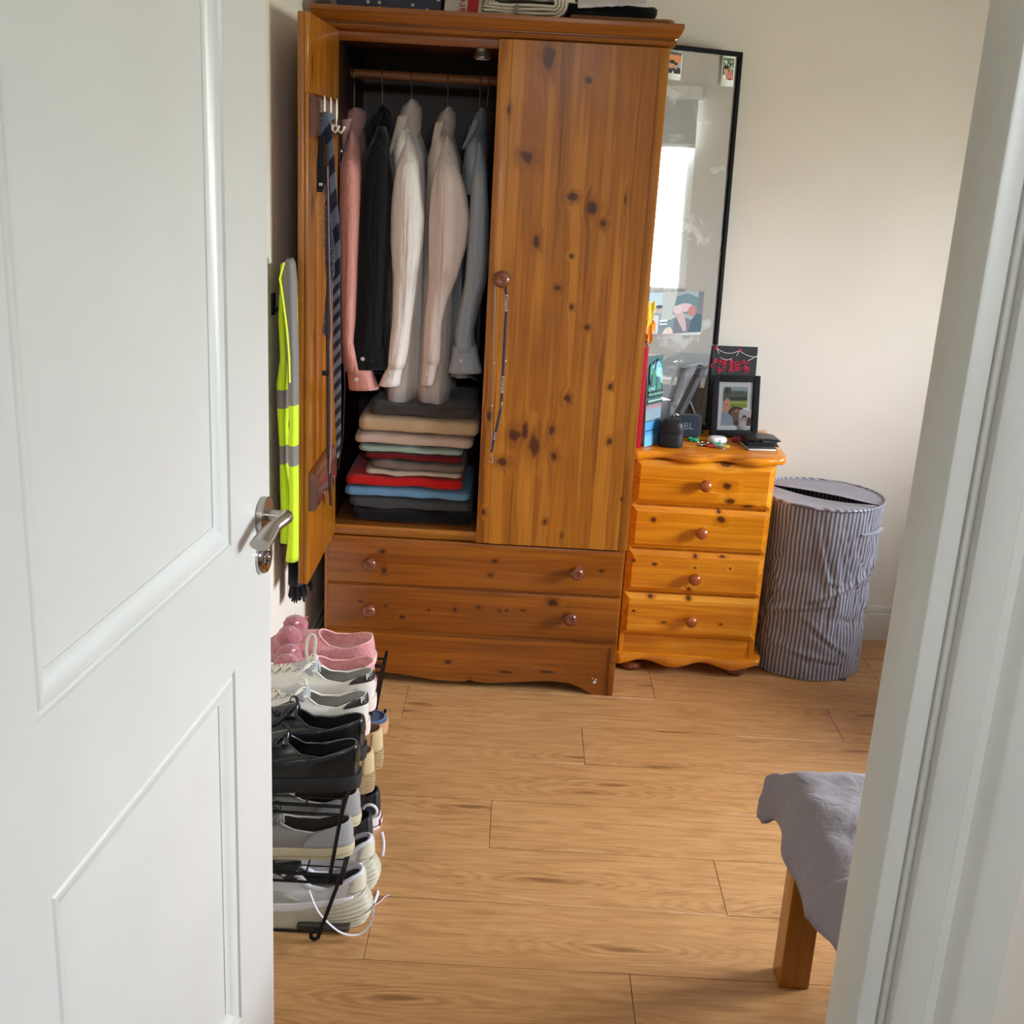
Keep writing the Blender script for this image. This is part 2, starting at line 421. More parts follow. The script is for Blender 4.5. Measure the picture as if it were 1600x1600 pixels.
# ---------------------------------------------------------------- white panelled door, open into the room
A5 = math.radians(5.6)
FE = Vector((-.352, 1.6))
dd = Vector((math.sin(A5), math.cos(A5))); dn = Vector((math.cos(A5), -math.sin(A5)))
hg = FE + dd * -.80
DM = Matrix(((dd.x, dn.x, 0, hg.x), (dd.y, dn.y, 0, hg.y), (0, 0, 1, 0), (0, 0, 0, 1)))   # local: x along door from hinge, y out of the visible face, z up
door = None
def door_slab():
    mb = MB(); W, H = .806, 1.995
    P = [(.136, .645, .985, 1.86), (.136, .650, .225, .802)]
    prof = [(0, 0), (.0015, -.0035), (.007, -.0035), (.010, -.0015), (.016, -.0022), (.024, -.0068), (.033, -.0105), (.036, -.0105), (.0362, -.013)]
    def q(x0, x1, z0, z1): mb.box(x0, x1, -.04, 0, z0, z1)
    # stiles and rails as flat faces around the panel openings
    xs = [0, .136, .645, W]; 
    mb.box(0, W, -.04, -.0135, .005, H)
    mb.box(0, .136, -.0136, 0, .005, H); mb.box(.650, W, -.0136, 0, .005, H, 0)
    mb.box(.136, .650, -.0136, 0, .005, .225); mb.box(.136, .650, -.0136, 0, .802, .985); mb.box(.136, .650, -.0136, 0, 1.86, H); mb.box(.645, .650, -.0136, 0, .985, 1.86)
    for (x0, x1, z0, z1) in P:
        rings = [[(x0 + o, d, z0 + o), (x1 - o, d, z0 + o), (x1 - o, d, z1 - o), (x0 + o, d, z1 - o)] for o, d in prof]
        n = len(rings)
        V = [[mb.bm.verts.new(p) for p in r] for r in rings]
        for a, b in zip(V, V[1:]):
            for i in range(4): mb.face([a[i], a[(i + 1) % 4], b[(i + 1) % 4], b[i]])
        o = prof[-1][0]; 
        mb.box(x0 + o - .0005, x1 - o + .0005, -.0136, -.012, z0 + o - .0005, z1 - o + .0005)
    return mb
def dobj(name, mb, m, parent=None, **k):
    mb.bm.transform(DM if parent is None else Matrix())
    return obj(name, mb, m, parent, local=True, **k)
mbd = door_slab()
door = struct(obj('door_1', mbd, GLOSSW, None, local=True, sharp=30)); door.matrix_world = DM
def dchild(name, mb, m, **k):
    return obj(name, mb, m, door, local=True, **k)
hs = .768   # handle centre along the door
hz = .990
h = dchild('door_handle', MB().lathe([(0, 0), (.0262, 0), (.0265, .002), (.0265, .009), (.0250, .0105), (.012, .0108), (0, .0108)], (hs, 0, hz), 'y', 36), STEEL)
for o_ in (h,):
    pass
# lathe axis 'y' points to -y; flip to +y (out of the visible face)
for v in h.data.vertices: v.co.y = -v.co.y
h.data.flip_normals()
mb = MB(); mb.tube([Vector((hs, .008 + .026 * k / 6, hz)) for k in range(7)] + [Vector((hs - .002, .037, hz)), Vector((hs - .006, .040, hz))], .0088, 20)
lp, rad = [], []
for k in range(19):
    t = k / 18
    lp.append(Vector((hs + .003 - .088 * t, .036 + .006 * math.sin(PI * min(1, t * 2)) * (1 - t) - .010 * smooth(t), hz + .001 + .004 * math.sin(PI * t) - .016 * smooth(t)))); rad.append(.0098 - .0012 * math.sin(PI * min(1, t * 1.6)) + .0050 * smooth((t - .25) / .75))
rad[0] = .0060; rad[1] = .0088
mb.tube(lp, rad, 20, rh=.0090, up=(0, 0, 1))
o = dchild('lever', mb, STEEL); o.parent = h; 
mb = MB(); mb.lathe([(0, 0), (.026, 0), (.026, .005), (.0235, .0088), (.019, .010), (.0135, .0085), (.0125, .003), (0, .003)], (0, 0, 0), 'y', 36)
for v in mb.bm.verts: v.co = Vector((v.co.x + hs, -v.co.y, v.co.z * 1.0 + .928))
kp = dchild('keyhole_plate', mb, CHROME)
mb = MB(); mb.box(hs - .0022, hs + .0022, .0025, .0036, .915, .931); mb.lathe([(0, 0), (.0042, 0), (.0042, .0036), (0, .0036)], (hs, 0, .933), 'y', 14)
for v in mb.bm.verts:
    if v.co.y < .001 or v.co.z > .9311: v.co.y = abs(v.co.y)
o = dchild('keyhole', mb, plain(S(12, 12, 12), .8)); o.parent = kp
for zz in (.25, 1.0, 1.75):
    dchild('hinge', MB().lathe([(0, -.04), (.006, -.04), (.006, .04), (0, .04)], (-.004, -.044, zz), 'z', 10), STEEL)

# ================================================================ WARDROBE
WX0, WX1, WY = -.523, .325, 3.10
k_ = 3.085 / 3.1
PT = (S(128, 70, 10), S(168, 100, 20), S(190, 124, 36))      # honey pine tones
PD = (S(112, 56, 6), S(142, 77, 13), S(162, 94, 24))       # drawer fronts, more red
wo = (-.1, 3.37, 0)
ward = thing('wardrobe', 'tall honey pine wardrobe with one door open, holding shirts and folded clothes', 'wardrobe', wo)
INN = pine('pine_inside_shaded', 'z', (S(40, 20, 8), S(54, 29, 12), S(66, 38, 16)), rough=.5, coat=0)  # pine darkened for the inside, the cupboard's shade put into its colour
PV = pine('pine_vertical', 'z', PT, origin=wo)
PH = pine('pine_horizontal', 'x', PD, origin=wo)
YD = 3.62
obj('side_panel', MB().box(WX0, WX0 + .018, WY, YD, 0, 1.765, .002), PV, ward)
obj('side_panel', MB().box(WX1 - .018, WX1, WY, YD, 0, 1.765, .002), PV, ward)
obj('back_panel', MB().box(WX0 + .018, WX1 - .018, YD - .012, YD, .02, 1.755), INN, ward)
obj('top_panel', MB().box(WX0 + .018, WX1 - .018, WY + .004, YD - .012, 1.752, 1.770), PH, ward)
obj('base_shelf', MB().box(WX0 + .018, WX1 - .018, WY + .004, YD - .012, .452, .474, .001), pine('pine_shelf', 'x', (S(110, 60, 20), S(140, 84, 36), S(160, 104, 52)), rough=.5, coat=0), ward)
obj('side_shade_sheet', MB().box(WX0 + .018, WX0 + .020, WY + .02, YD - .012, .475, 1.75), INN, ward)  # thin added sheet, gives the inner side the same painted shade
# cornice: moulded, mitred round three sides
prof = [(0, 1.7545), (.005, 1.7545), (.005, 1.7625), (.0065, 1.7635), (.013, 1.7655), (.0185, 1.770), (.0205, 1.7755), (.0195, 1.780), (.0155, 1.7825), (.0155, 1.7845), (.022, 1.7855), (.028, 1.790), (.034, 1.7985), (.0375, 1.8065), (.0395, 1.8085), (.0395, 1.8165), (.037, 1.819), (.0, 1.819)]
mb = MB()
rings = [[(WX0 - o, YD, z) for o, z in prof], [(WX0 - o, WY - o, z) for o, z in prof], [(WX1 + o * .75, WY - o, z) for o, z in prof], [(WX1 + o * .75, YD, z) for o, z in prof]]
mb.loft(rings, cap=True)
obj('cornice', mb, PH, ward, sharp=25)
obj('cornice_board', MB().box(WX0 - .002, WX1 + .002, WY - .002, YD, 1.800, 1.8185, .001), PH, ward)
obj('top_rail', MB().box(WX0 + .0, WX1, WY - .001, WY + .018, 1.742, 1.766, .001), PH, ward)
obj('bottom_rail', MB().box(WX0 + .018, WX1 - .018, WY, WY + .018, .447, .4755, .002), pine('pine_rail', 'x', (S(140, 80, 20), S(170, 108, 34), S(190, 128, 48)), origin=wo), ward)
# closed door made of glued staves
knots_px = [(858, 88, 9, 17), (920, 125, 5, 5), (795, 173, 3, 8), (823, 245, 9, 9), (895, 308, 9, 6), (925, 325, 7.5, 10), (942, 350, 5, 5), (977, 312, 2, 10), (838, 378, 5, 9),
            (872, 450, 5, 4), (893, 400, 3, 3), (893, 480, 3, 4), (917, 512, 4, 4), (887, 622, 5.5, 6), (953, 604, 3.5, 4), (803, 680, 9, 11), (821, 672, 5, 12), (834, 695, 8, 20), (862, 672, 4, 6), (866, 712, 5, 7), (952, 690, 4, 5), (783, 722, 9, 7), (755, 800, 4, 5), (851, 815, 3, 4), (878, 838, 2, 5), (971, 780, 2, 3), (765, 650, 4, 8)]
kn = []
for px, py, a, b in knots_px:
    p = at(px, py, 3.078); kn.append((p.x, p.z, a * .00178, b * .00178))
kgroups = [kn]
PDOOR = pine('pine_door_staves', 'z', PT, kn, 'xz', (wo[0], wo[1], wo[2]), rough=.42, coat=.08)
DXa, DXb, DZa, DZb = -.0965, .3262, .452, 1.764
stx = [DXa, -.062, -.018, .020, .058, .105, .139, .183, .222, .262, .300, DXb]
tone = [.98, 1.06, .94, 1.03, .9, 1.05, .97, .93, 1.05, .95, .9]
# parts share the wardrobe's origin; the door is a child, its staves sub-parts
dr = obj('door', MB().box(DXa + .001, DXb - .001, 3.0885, 3.0985, DZa + .001, DZb - .001, .001), PV, ward)
dr['label'] = 'closed right-hand door of vertical glued boards with dark knots'
for i, (a, b) in enumerate(zip(stx, stx[1:])):
    mb = MB(); mb.box(a, b, 3.0775, 3.089, DZa, DZb, 0 if 0 < i < 10 else .002, 2)
    for v in mb.bm.verts: v.co -= Vector(wo)
    o = obj('stave', mb, PDOOR, dr, local=True, color=(tone[i], tone[i] * .99, tone[i] * .97, 1))
KNOB = pine('knob_wood', 'y', (S(92, 44, 26), S(120, 64, 42), S(140, 80, 54)), rough=.25, coat=.4, grain=.6)
def knob_mb(x, y, z, r=.0195):
    return MB().lathe([(0, 0), (r * .62, 0), (r * .60, .004), (r * .5, .008), (r * .62, .012), (r * .9, .0165), (r, .022), (r * .95, .028), (r * .72, .0325), (r * .55, .0335), (r * .5, .0328), (0, .0325)], (x, y, z), 'y', 24)
def knob(x, y, z, par, base, r=.0195):
    mb = knob_mb(x, y, z, r)
    for v in mb.bm.verts: v.co -= Vector(base)
    return obj('knob', mb, KNOB, par, local=True)
p = at(784, 437, 3.06); knob(p.x, 3.0775, p.z, dr, wo, .021)
KX, KZ = p.x, p.z
# open door, seen along its edge, with a boarded inner face
PO = pine('pine_open_door', 'z', PT, [(2.74, 1.365, .012, .02), (2.76, 1.05, .008, .02), (2.73, 1.66, .006, .02)], 'yz', wo)
od = obj('door', MB().box(-.519, -.503, 2.685, 3.098, DZa, DZb, .004, 3), PO, ward)
od['label'] = 'open left-hand door with grooved boards on its inner face'
def sub(name, mb, m, par, **k):
    for v in mb.bm.verts: v.co -= Vector(wo)
    return obj(name, mb, m, par, local=True, **k)
sub('rail', MB().box(-.5035, -.494, 2.685, 3.098, 1.60, DZb, .002), PO, od)
sub('rail', MB().box(-.5035, -.494, 2.685, 3.098, DZa, .735, .002), PO, od)
bw = [(2.685, 2.775), (2.800, 2.866), (2.885, 2.955), (2.968, 3.035), (3.045, 3.098)]
for i, (a, b) in enumerate(bw):
    sub('board', MB().box(-.5035, -.494, a, b, .734, 1.601, .003, 2), PO, od, color=(.95 + .05 * (i % 2), .95 + .04 * (i % 2), .95, 1))
# drawers
dk = [[(597, 862, 4, 3.5), (600, 892, 3, 4.5), (773, 877, 4, 2.5), (766, 899, 3.5, 3), (940, 892, 4.5, 3)],
      [(563, 940, 3.5, 2), (602, 947, 2.5, 2), (628, 964, 4, 4), (748, 949, 3.5, 3), (710, 953, 4, 3), (780, 955, 3, 2.5), (817, 954, 4, 2), (863, 942, 8, 6), (670, 953, 2, 2), (792, 954, 3, 2)],
      [(700, 1034, 5, 3), (790, 1050, 14, 2.5), (855, 1050, 12, 2.5)]]
def drawer_front(name, z0, z1, ks, y=3.084, mb=None):
    kk = []
    for px, py, a, b in ks:
        q = at(px, py, y); kk.append((q.x, q.z, a * .00178, b * .00178))
    m = pine(name + '_pine', 'x', PD, kk, 'xz', wo, rough=.3, kcol=S(52, 20, 8))
    if mb is None:
        mb = MB(); x0, x1 = WX0 + .010, WX1 - .002
        prof = [(0, 3.098), (0, 3.090), (.002, 3.0875), (.006, 3.086), (.012, 3.0845)]
        mb.loft([[(x0 + o, y_, z0 + o), (x1 - o, y_, z0 + o), (x1 - o, y_, z1 - o), (x0 + o, y_, z1 - o)] for o, y_ in prof])
    return obj(name, mb, m, ward, sharp=25)
d1 = drawer_front('drawer', .309, .446, dk[0]); d2 = drawer_front('drawer', .168, .303, dk[1])
for d, pts in ((d1, [(578, 880), (901, 895)]), (d2, [(577, 953), (891, 966)])):
    for px, py in pts:
        q = at(px, py, 3.07); knob(q.x, 3.0845, q.z, d, wo)
zb = [(WX0 + .003, .0), (-.50, .0), (-.46, .004), (-.44, .024), (-.405, .035), (-.36, .036), (-.30, .032), (-.25, .026), (-.20, .020), (-.15, .018), (-.11, .020), (-.095, .026), (-.08, .021), (-.04, .019), (.02, .024), (.08, .031), (.14, .036), (.19, .033), (.225, .022), (.25, .006), (.262, .0), (WX1 - .004, .0)]
mb = MB(); mb.prism(zb + [(WX1 - .004, .158), (WX0 + .003, .158)], 'y', 3.089, 3.106)
pl = drawer_front('plinth', 0, 0, dk[2], 3.089, mb)
obj('plinth_edge', MB().box(WX1 - .020, WX1 - .003, 3.0845, 3.0892, .002, .150, .002), PH, ward)
obj('divider_rail', MB().box(WX0 + .018, WX1 - .018, 3.094, 3.112, .155, .172), PH, ward)
obj('divider_rail', MB().box(WX0 + .018, WX1 - .018, 3.094, 3.112, .298, .313), PH, ward)
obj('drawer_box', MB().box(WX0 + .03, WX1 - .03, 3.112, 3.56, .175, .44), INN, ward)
obj('hanging_rail', MB().lathe([(0, 0), (.0125, 0), (.0125, WX1 - WX0 - .036), (0, WX1 - WX0 - .036)], (WX0 + .018, 3.37, 1.680), 'x', 16), pine('rail_wood', 'x', (S(120, 70, 30), S(150, 96, 48), S(170, 112, 60)), rough=.5), ward)
# paint chips on the plinth
mb = MB()
for px, py, r in [(929, 1066, 2.6), (926, 1060, 1.2), (931, 1062, 1.5)]:
    q = at(px, py, 3.089); mb.prism([(q.x + r * .0018 * math.cos(a) * (1 + .3 * math.sin(3 * a)), q.z + r * .0018 * math.sin(a)) for a in [k * PI / 4 for k in range(8)]], 'y', 3.0884, 3.0892)
obj('chipped_spot', mb, plain(S(232, 222, 205), .8), ward)

# silver push light under the wardrobe's roof
t = thing('cabinet_light', 'small round silver light stuck under the roof of the open wardrobe', 'light', (-.141, 3.19, 1.722))
obj('housing', MB().lathe([(0, 0), (.020, 0), (.0225, .003), (.0225, .008), (.021, .010), (.021, .024), (.0225, .026), (.0225, .030), (0, .030)], (-.141, 3.19, 1.722), 'z', 28), plain(S(170, 162, 150), .3, .8), t)
obj('lens', MB().lathe([(0, 0), (.017, 0), (.017, .002), (0, .002)], (-.141, 3.19, 1.7205), 'z', 24), plain(S(230, 225, 215), .3), t)

# ================================================================ HOOK RACKS on the open door
RACKW = pine('rack_wood', 'y', (S(84, 44, 30), S(108, 60, 42), S(124, 74, 54)), rough=.28, coat=.3)
CREAM = plain(S(232, 222, 205), .3, name='cream_hook')
def rack(label, y0, y1, z0, z1, hooks, zt, thick=.017):
    t = thing('hook_rack', label, 'hook rack', (-.494, (y0 + y1) / 2, z0), 'brown hook racks on the open door')
    mb = MB(); mb.prism([(-.4938, z0), (-.4938 + thick * .7, z0), (-.4938 + thick, z0 + .012), (-.4938 + thick, z1 - .012), (-.4938 + thick * .7, z1), (-.4938, z1)], 'y', y0, y1)
    bmesh.ops.bevel(mb.bm, geom=mb.bm.edges[:], offset=.002, segments=2, affect='EDGES')
    obj('rack_board', mb, RACKW, t)
    for y, big in hooks:
        x = -.4938 + thick
        mb = MB()
        if big:
            mb.sphere((x + .002, y, (z0 + z1) / 2 + .018), (.0035, .0065, .030), 12, 10)
            mb.tube([(x, y, z0 + .034), (x + .006, y, z0 + .020), (x + .013, y, z0 + .014), (x + .019, y, z0 + .022), (x + .021, y, z0 + .030)], [.003, .0028, .0026, .003, .0042], 8)
        else:
            mb.sphere((x + .001, y, z0 + .010), (.0035, .0055, .020), 10, 8)
        obj('hook', mb, CREAM if big else RACKW, t)
    return t
rack('brown wooden rack with cream hooks high on the open door, ties hanging from it', 2.69, 2.985, 1.507, 1.597, [(2.775, 1), (2.86, 1), (2.945, 1)], 0)
rack('brown wooden rack low on the inside of the open door, reached by the tie ends', 2.69, 2.98, .640, .735, [(2.78, 0), (2.86, 0), (2.93, 0)], 0, .022)

# ================================================================ CHEST OF DRAWERS
CT = (S(186, 100, 8), S(222, 138, 22), S(240, 168, 50))
co_ = (.555, 3.44, 0)
chest = thing('chest_of_drawers', 'narrow glossy orange pine chest with four drawers, between wardrobe and laundry basket', 'chest of drawers', co_)
CH = pine('chest_pine', 'x', CT, origin=co_, rough=.2, coat=.5, kcol=S(72, 32, 10))
CVm = pine('chest_pine_side', 'z', CT, origin=co_, rough=.25, coat=.4)
CX0, CX1, CYf, CYb = .347, .759, 3.272, 3.60
obj('side_panel', MB().box(CX0, CX0 + .016, CYf, CYb, .05, .674, .001), CVm, chest)
obj('side_panel', MB().box(CX1 - .016, CX1, CYf, CYb, .05, .674, .001), CVm, chest)
obj('back_panel', MB().box(CX0 + .016, CX1 - .016, CYb - .008, CYb, .05, .674), INN, chest)
def scallop(name, x0, x1, yb, z0, z1, depth, over, m, dip=.012):
    mb = MB(); n = 72; rings = []
    for i in range(n + 1):
        t = i / n; x = lerp(x0, x1, t)
        w = .5 - .5 * math.cos(2 * PI * 2.5 * t + PI)
        e = min(1, min(t, 1 - t) / .05); e = math.sqrt(max(0, 1 - (1 - e) ** 2))
        yf = CYf - depth * (.45 + .55 * w) * e + (1 - e) * .01
        zz = z0 - dip * w * e * 0 
        th = z1 - z0
        zl = z0 + dip * (1 - w)
        ring = [(x, yb, zl)] + [(x, yf + .35 * (z1 - zl) * (1 - math.sin(a)), lerp(zl, z1, .5 - .5 * math.cos(a))) for a in [0, PI * .18, PI * .36, PI * .5, PI * .64, PI * .82, PI]] + [(x, yb, z1)]
        rings.append(ring)
    mb.loft(rings); return obj(name, mb, m, chest, sharp=50)
scallop('top', .330, .787, CYb + .01, .670, .700, .034, 0, CH, .008)
scallop('base_moulding', .333, .785, CYb, .026, .062, .030, 0, CH, .016)
obj('base_board', MB().box(CX0 + .004, CX1 - .004, CYf + .002, CYf + .02, .058, .122, .001), CH, chest)
obj('front_frame', MB().box(CX0 + .002, CX1 - .002, CYf + .006, CYf + .02, .12, .672), CVm, chest)
cd = [(.124, .258, [(165, 985)], [(987 - 0, 0)]), (.264, .396, 0, 0), (.402, .531, 0, 0), (.538, .671, 0, 0)]
ck = {0: [(990, 955, 3, 2), (1038, 973, 5, 2), (1127, 976, 3.5, 2), (1017, 933, 4, 3), (1076, 936, 4, 3)],
      1: [(990, 876, 3, 3.5), (1023, 882, 4.5, 2.5), (1086, 870, 4, 3.5), (1130, 871, 5, 2), (1141, 889, 2, 2), (1076, 921, 4.5, 4), (1086, 888, 3, 2)],
      2: [(1021, 812, 4.5, 4), (1127, 812, 6.5, 5.5), (1124, 801, 3.5, 3)],
      3: [(1136, 760, 8, 5.5), (1135, 727, 8, 4.5), (1141, 784, 9, 5), (1168, 792, 8, 3)]}
kz = {0: .171, 1: .308, 2: .453, 3: .599}
for i, (z0, z1, _, _) in enumerate(cd):
    kk = []
    for px, py, a, b in ck[i]:
        q = at(px, py, 3.255); kk.append((q.x, q.z, a * .0019, b * .0019))
    m = pine('chest_drawer_pine', 'x', CT, kk, 'xz', co_, rough=.2, coat=.5, grain=.85, kcol=S(66, 28, 10), warp=.014)
    x0, x1 = CX0 + .004, CX1 - .004
    prof = [(0, 3.278), (0, 3.268), (.003, 3.266), (.013, 3.259), (.015, 3.2575), (.017, 3.2575)]
    mb = MB(); mb.loft([[(x0 + o, y_, z0 + o), (x1 - o, y_, z0 + o), (x1 - o, y_, z1 - o), (x0 + o, y_, z1 - o)] for o, y_ in prof])
    d = obj('drawer', mb, m, chest, sharp=20)
    q = at([1080, 1086, 1097, 1103][i], [972, 906, 834, 760][i], 3.235)
    mb = MB(); r = .0185
    mb.lathe([(0, 0), (r * .55, 0), (r * .5, .005), (r * .62, .009), (r * .88, .014), (r, .021), (r * .93, .028), (r * .7, .0335), (r * .35, .036), (0, .0365)], (q.x, 3.2575, q.z), 'y', 24)
    for v in mb.bm.verts: v.co -= Vector(co_)
    obj('knob', mb, pine('chest_knob_wood', 'y', (S(140, 66, 24), S(168, 86, 38), S(186, 102, 50)), rough=.2, coat=.5, grain=.5) if i == 0 else bpy.data.materials['chest_knob_wood'], d, local=True)
FOOT = pine('foot_wood', 'z', (S(90, 40, 16), S(120, 60, 26), S(140, 76, 36)), rough=.3)
for x in (CX0 + .045, CX1 - .045):
    for y in (CYf + .025, CYb - .04):
        obj('foot', MB().lathe([(0, 0), (.020, 0), (.031, .006), (.034, .014), (.031, .022), (.022, .027), (0, .027)], (x, y, 0), 'z', 24), FOOT, chest)

# ================================================================ LAUNDRY BASKET
hb = (.945, 3.43, 0)
def hamper_mat(radial=True):
    t = NT('striped_sateen'); setb(t.b, Roughness=.42); t.b.inputs['Sheen Weight'].default_value = .1
    co = t.coord(); sep = t.node('ShaderNodeSeparateXYZ'); t.link(co, sep.inputs[0])
    n = t.noise(co, 9, 2)
    if radial:
        uv = t.node('ShaderNodeUVMap'); su = t.node('ShaderNodeSeparateXYZ'); t.link(uv.outputs[0], su.inputs[0])
        ph = t.math('MULTIPLY', su.outputs[0], 2 * PI * 88)
    else: ph = t.math('MULTIPLY', t.math('ADD', sep.outputs[1], t.math('MULTIPLY', sep.outputs[0], .62)), 2 * PI * 62)
    f = t.mr(t.math('SINE', t.math('ADD', ph, t.math('MULTIPLY', n, 1.2))), -.25, .25)
    t.link(t.mix(f, S(98, 95, 108), S(170, 169, 182)), t.b.inputs['Base Color'])
    t.link(t.mr(f, 0, 1, .6, .33), t.b.inputs['Roughness'])
    t.bump(t.noise(co, 26, 3, .5, 1.0), .55, .006)
    return t.m
HM, HL = hamper_mat(), hamper_mat(False)
ham = thing('laundry_basket', 'round grey striped pop-up fabric laundry basket with a slit lid, beside the chest', 'laundry basket', hb)
R0 = .183
CREASE = [(-104, .84, -86, .52, .007, .008), (-106, .46, -40, .62, .005, .007), (-150, .66, -122, .42, .005, .008), (-165, .36, -70, .46, .004, .006), (-112, .38, -52, .12, .006, .007), (-140, .20, -62, .10, .005, .008),
          (-80, .80, -70, .50, -.005, .010), (-60, .74, -48, .30, .004, .008), (-44, .80, -34, .20, .005, .007), (-30, .45, -12, .52, -.012, .020), (-96, .60, -70, .56, .005, .005)]
def hpt(u, v):
    a = 2 * PI * u; z = .003 + .555 * v
    cx = lerp(.950, .940, v); cy = lerp(3.448, 3.405, v)
    r = R0 * (1 - .045 * math.sin(PI * v) ** 2)
    sp = (v * 1.15 + .18 - (u * 1.0) % 1) % 1                      # spiral wire pushing the fabric out
    d = min(sp, 1 - sp); r += .006 * math.exp(-(d / .035) ** 2)
    nn = noise.noise(Vector((math.cos(a) * 2.2, math.sin(a) * 2.2, z * 9)))
    n2 = noise.noise(Vector((math.cos(a) * 5, math.sin(a) * 5, z * 26 + 7)))
    n3 = 1 - abs(noise.noise(Vector((math.cos(a) * 3 + z * 5, math.sin(a) * 3, z * 6 + 3)))) * 2
    k = math.sin(PI * min(1, max(0, v))) ** .5
    r += k * (.010 * nn + .0035 * n2 - .007 * max(0, n3 - .75) * 4)
    for (aa, va, ab, vb, amp, wd) in CREASE:
        X0, Y0, X1, Y1 = math.radians(aa) * .187, va * .555, math.radians(ab) * .187, vb * .555
        an = a if a < PI else a - 2 * PI
        px_, py_ = an * .187 - X0, v * .555 - Y0; lx, ly = X1 - X0, Y1 - Y0; LL = lx * lx + ly * ly
        tt = max(0, min(1, (px_ * lx + py_ * ly) / LL)); dx_, dy_ = px_ - lx * tt, py_ - ly * tt; dd2 = math.hypot(dx_, dy_)
        if dd2 < wd * 4:
            sgn = 1 if (px_ * ly - py_ * lx) > 0 else -1
            r += amp * (.25 + .75 * math.sin(PI * tt)) * (math.exp(-(dd2 / wd) ** 2) - .7 * math.exp(-((dd2 * sgn - wd * 1.5) / wd) ** 2))
    return (cx + r * math.cos(a), min(YB - .006, cy + r * math.sin(a)), z - .03 * (v) * (math.sin(a) * .1))
mb = MB(); nu, nv = 160, 90
uvl = mb.bm.loops.layers.uv.new('UVMap')
g = [[mb.bm.verts.new(hpt(i / nu, j / nv)) for j in range(nv + 1)] for i in range(nu)]
for i in range(nu):
    for j in range(nv):
        f = mb.face([g[i][j], g[(i + 1) % nu][j], g[(i + 1) % nu][j + 1], g[i][j + 1]])
        for l, (a, b) in zip(f.loops, [(i, j), (i + 1, j), (i + 1, j + 1), (i, j + 1)]): l[uvl].uv = (a / nu, b / nv)
obj('body', mb, HM, ham, sharp=0)
mb = MB(); mb.lathe([(0, .004), (R0 - .004, .004), (R0 - .004, .006), (0, .006)], (.945, 3.446, 0), 'z', 48)
obj('base', mb, HL, ham)
def rim(a): 
    p = hpt((a / (2 * PI)) % 1, 1); return Vector(p)
mb = MB(); mb.tube([rim(2 * PI * k / 72) for k in range(72)], .0045, 8, closed=True); obj('rim', mb, HL, ham)
# lid in two flaps with a gaping slit between them: slit runs from the left-back to the right
a0, a1 = math.radians(150), math.radians(-34)
def lid(name, angs, bow, drop):
    mb = MB(); n = 40; P0, P1 = rim(a0), rim(a1)
    def slit(t):
        p = P0.lerp(P1, t); nrm = Vector((-(P1 - P0).y, (P1 - P0).x, 0)).normalized()
        return p + nrm * bow * math.sin(PI * t) + Vector((0, 0, -drop * math.sin(PI * t)))
    def fn(u, v):
        e = rim(lerp(angs[0], angs[1], u)); s = slit(u); q = e.lerp(s, v)
        return q + Vector((0, 0, .003 * math.sin(PI * v) * noise.noise(q * 12) * 3 - .004 * math.sin(PI * v)))
    mb.grid(fn, n, 10); return obj(name, mb, HL, ham, sharp=0, solid=.0015)
lid('lid_flap', (a0, a1), .010, -.002)
lid('lid_flap', (a0, a1 + 2 * PI), -.016, .010)
q = [Vector(hpt(((a) % (2 * PI)) / (2 * PI), .86)) for a in [math.radians(x) for x in range(-62, -18, 5)]]
ctr = Vector((.94, 3.41, 0))
mb = MB(); mb.tube([p + (Vector((p.x, p.y, 0)) - ctr).normalized() * (.001 + .010 * math.sin(PI * i / (len(q) - 1))) + Vector((0, 0, .006 * math.sin(PI * i / (len(q) - 1)))) for i, p in enumerate(q)], .0085, 8, rh=.0022, up=(0, 0, 1))
obj('handle', mb, HM, ham)
p0 = atz(1312, 1063, .0)
mb = MB(); mb.tube([(p0.x - .03, p0.y + .03, .010), (p0.x - .01, p0.y + .01, .004), (p0.x + .012, p0.y - .002, .0025), (p0.x + .018, p0.y + .012, .0025)], .006, 6, rh=.0012, up=(0, 0, 1))
obj('closing_tab', mb, plain(S(70, 68, 76), .8), ham)

# ================================================================ MIRROR (stands on the chest, one edge against the wall)
yaw = math.radians(34)
mdir = Vector((math.cos(yaw), math.sin(yaw), 0)); 
nrm0 = Vector((math.sin(yaw), -math.cos(yaw), 0))
LEAN = math.radians(1.6)
top_r = Vector((.584, 3.604, 1.808)); MH = 1.806 - .7012; MW = .300
upv = (Vector((0, 0, 1)) * math.cos(LEAN) - nrm0 * math.sin(LEAN)).normalized()
nrm = mdir.cross(upv).normalized()
if nrm.dot(nrm0) < 0: nrm = -nrm
base_r = Vector((.604, 3.592, .7012))
upv = (top_r - base_r).normalized(); MH = (top_r - base_r).length
mdir = (mdir - upv * mdir.dot(upv)).normalized(); nrm = upv.cross(mdir).normalized() * -1
nrm = mdir.cross(upv).normalized()
base_l = base_r - mdir * MW
MM = Matrix(((mdir.x, -nrm.x, upv.x, base_l.x), (mdir.y, -nrm.y, upv.y, base_l.y), (mdir.z, -nrm.z, upv.z, base_l.z), (0, 0, 0, 1)))  # local x right, y into the wall, z up
mirror = thing('mirror', 'tall mirror with a slim black frame standing on the chest beside the wardrobe', 'mirror')
mirror.matrix_world = MM
fw_, fd = .013, .022
MBK = plain(S(20, 19, 20), .7, spec=.12, name='black_frame')
obj('frame', MB().box(0, fw_, -.012, .010, 0, MH, .0015).box(MW - fw_, MW, -.012, .010, 0, MH, .0015).box(0, MW, -.012, .010, MH - fw_, MH, .0015).box(0, MW, -.012, .010, 0, fw_, .0015), MBK, mirror, local=True)
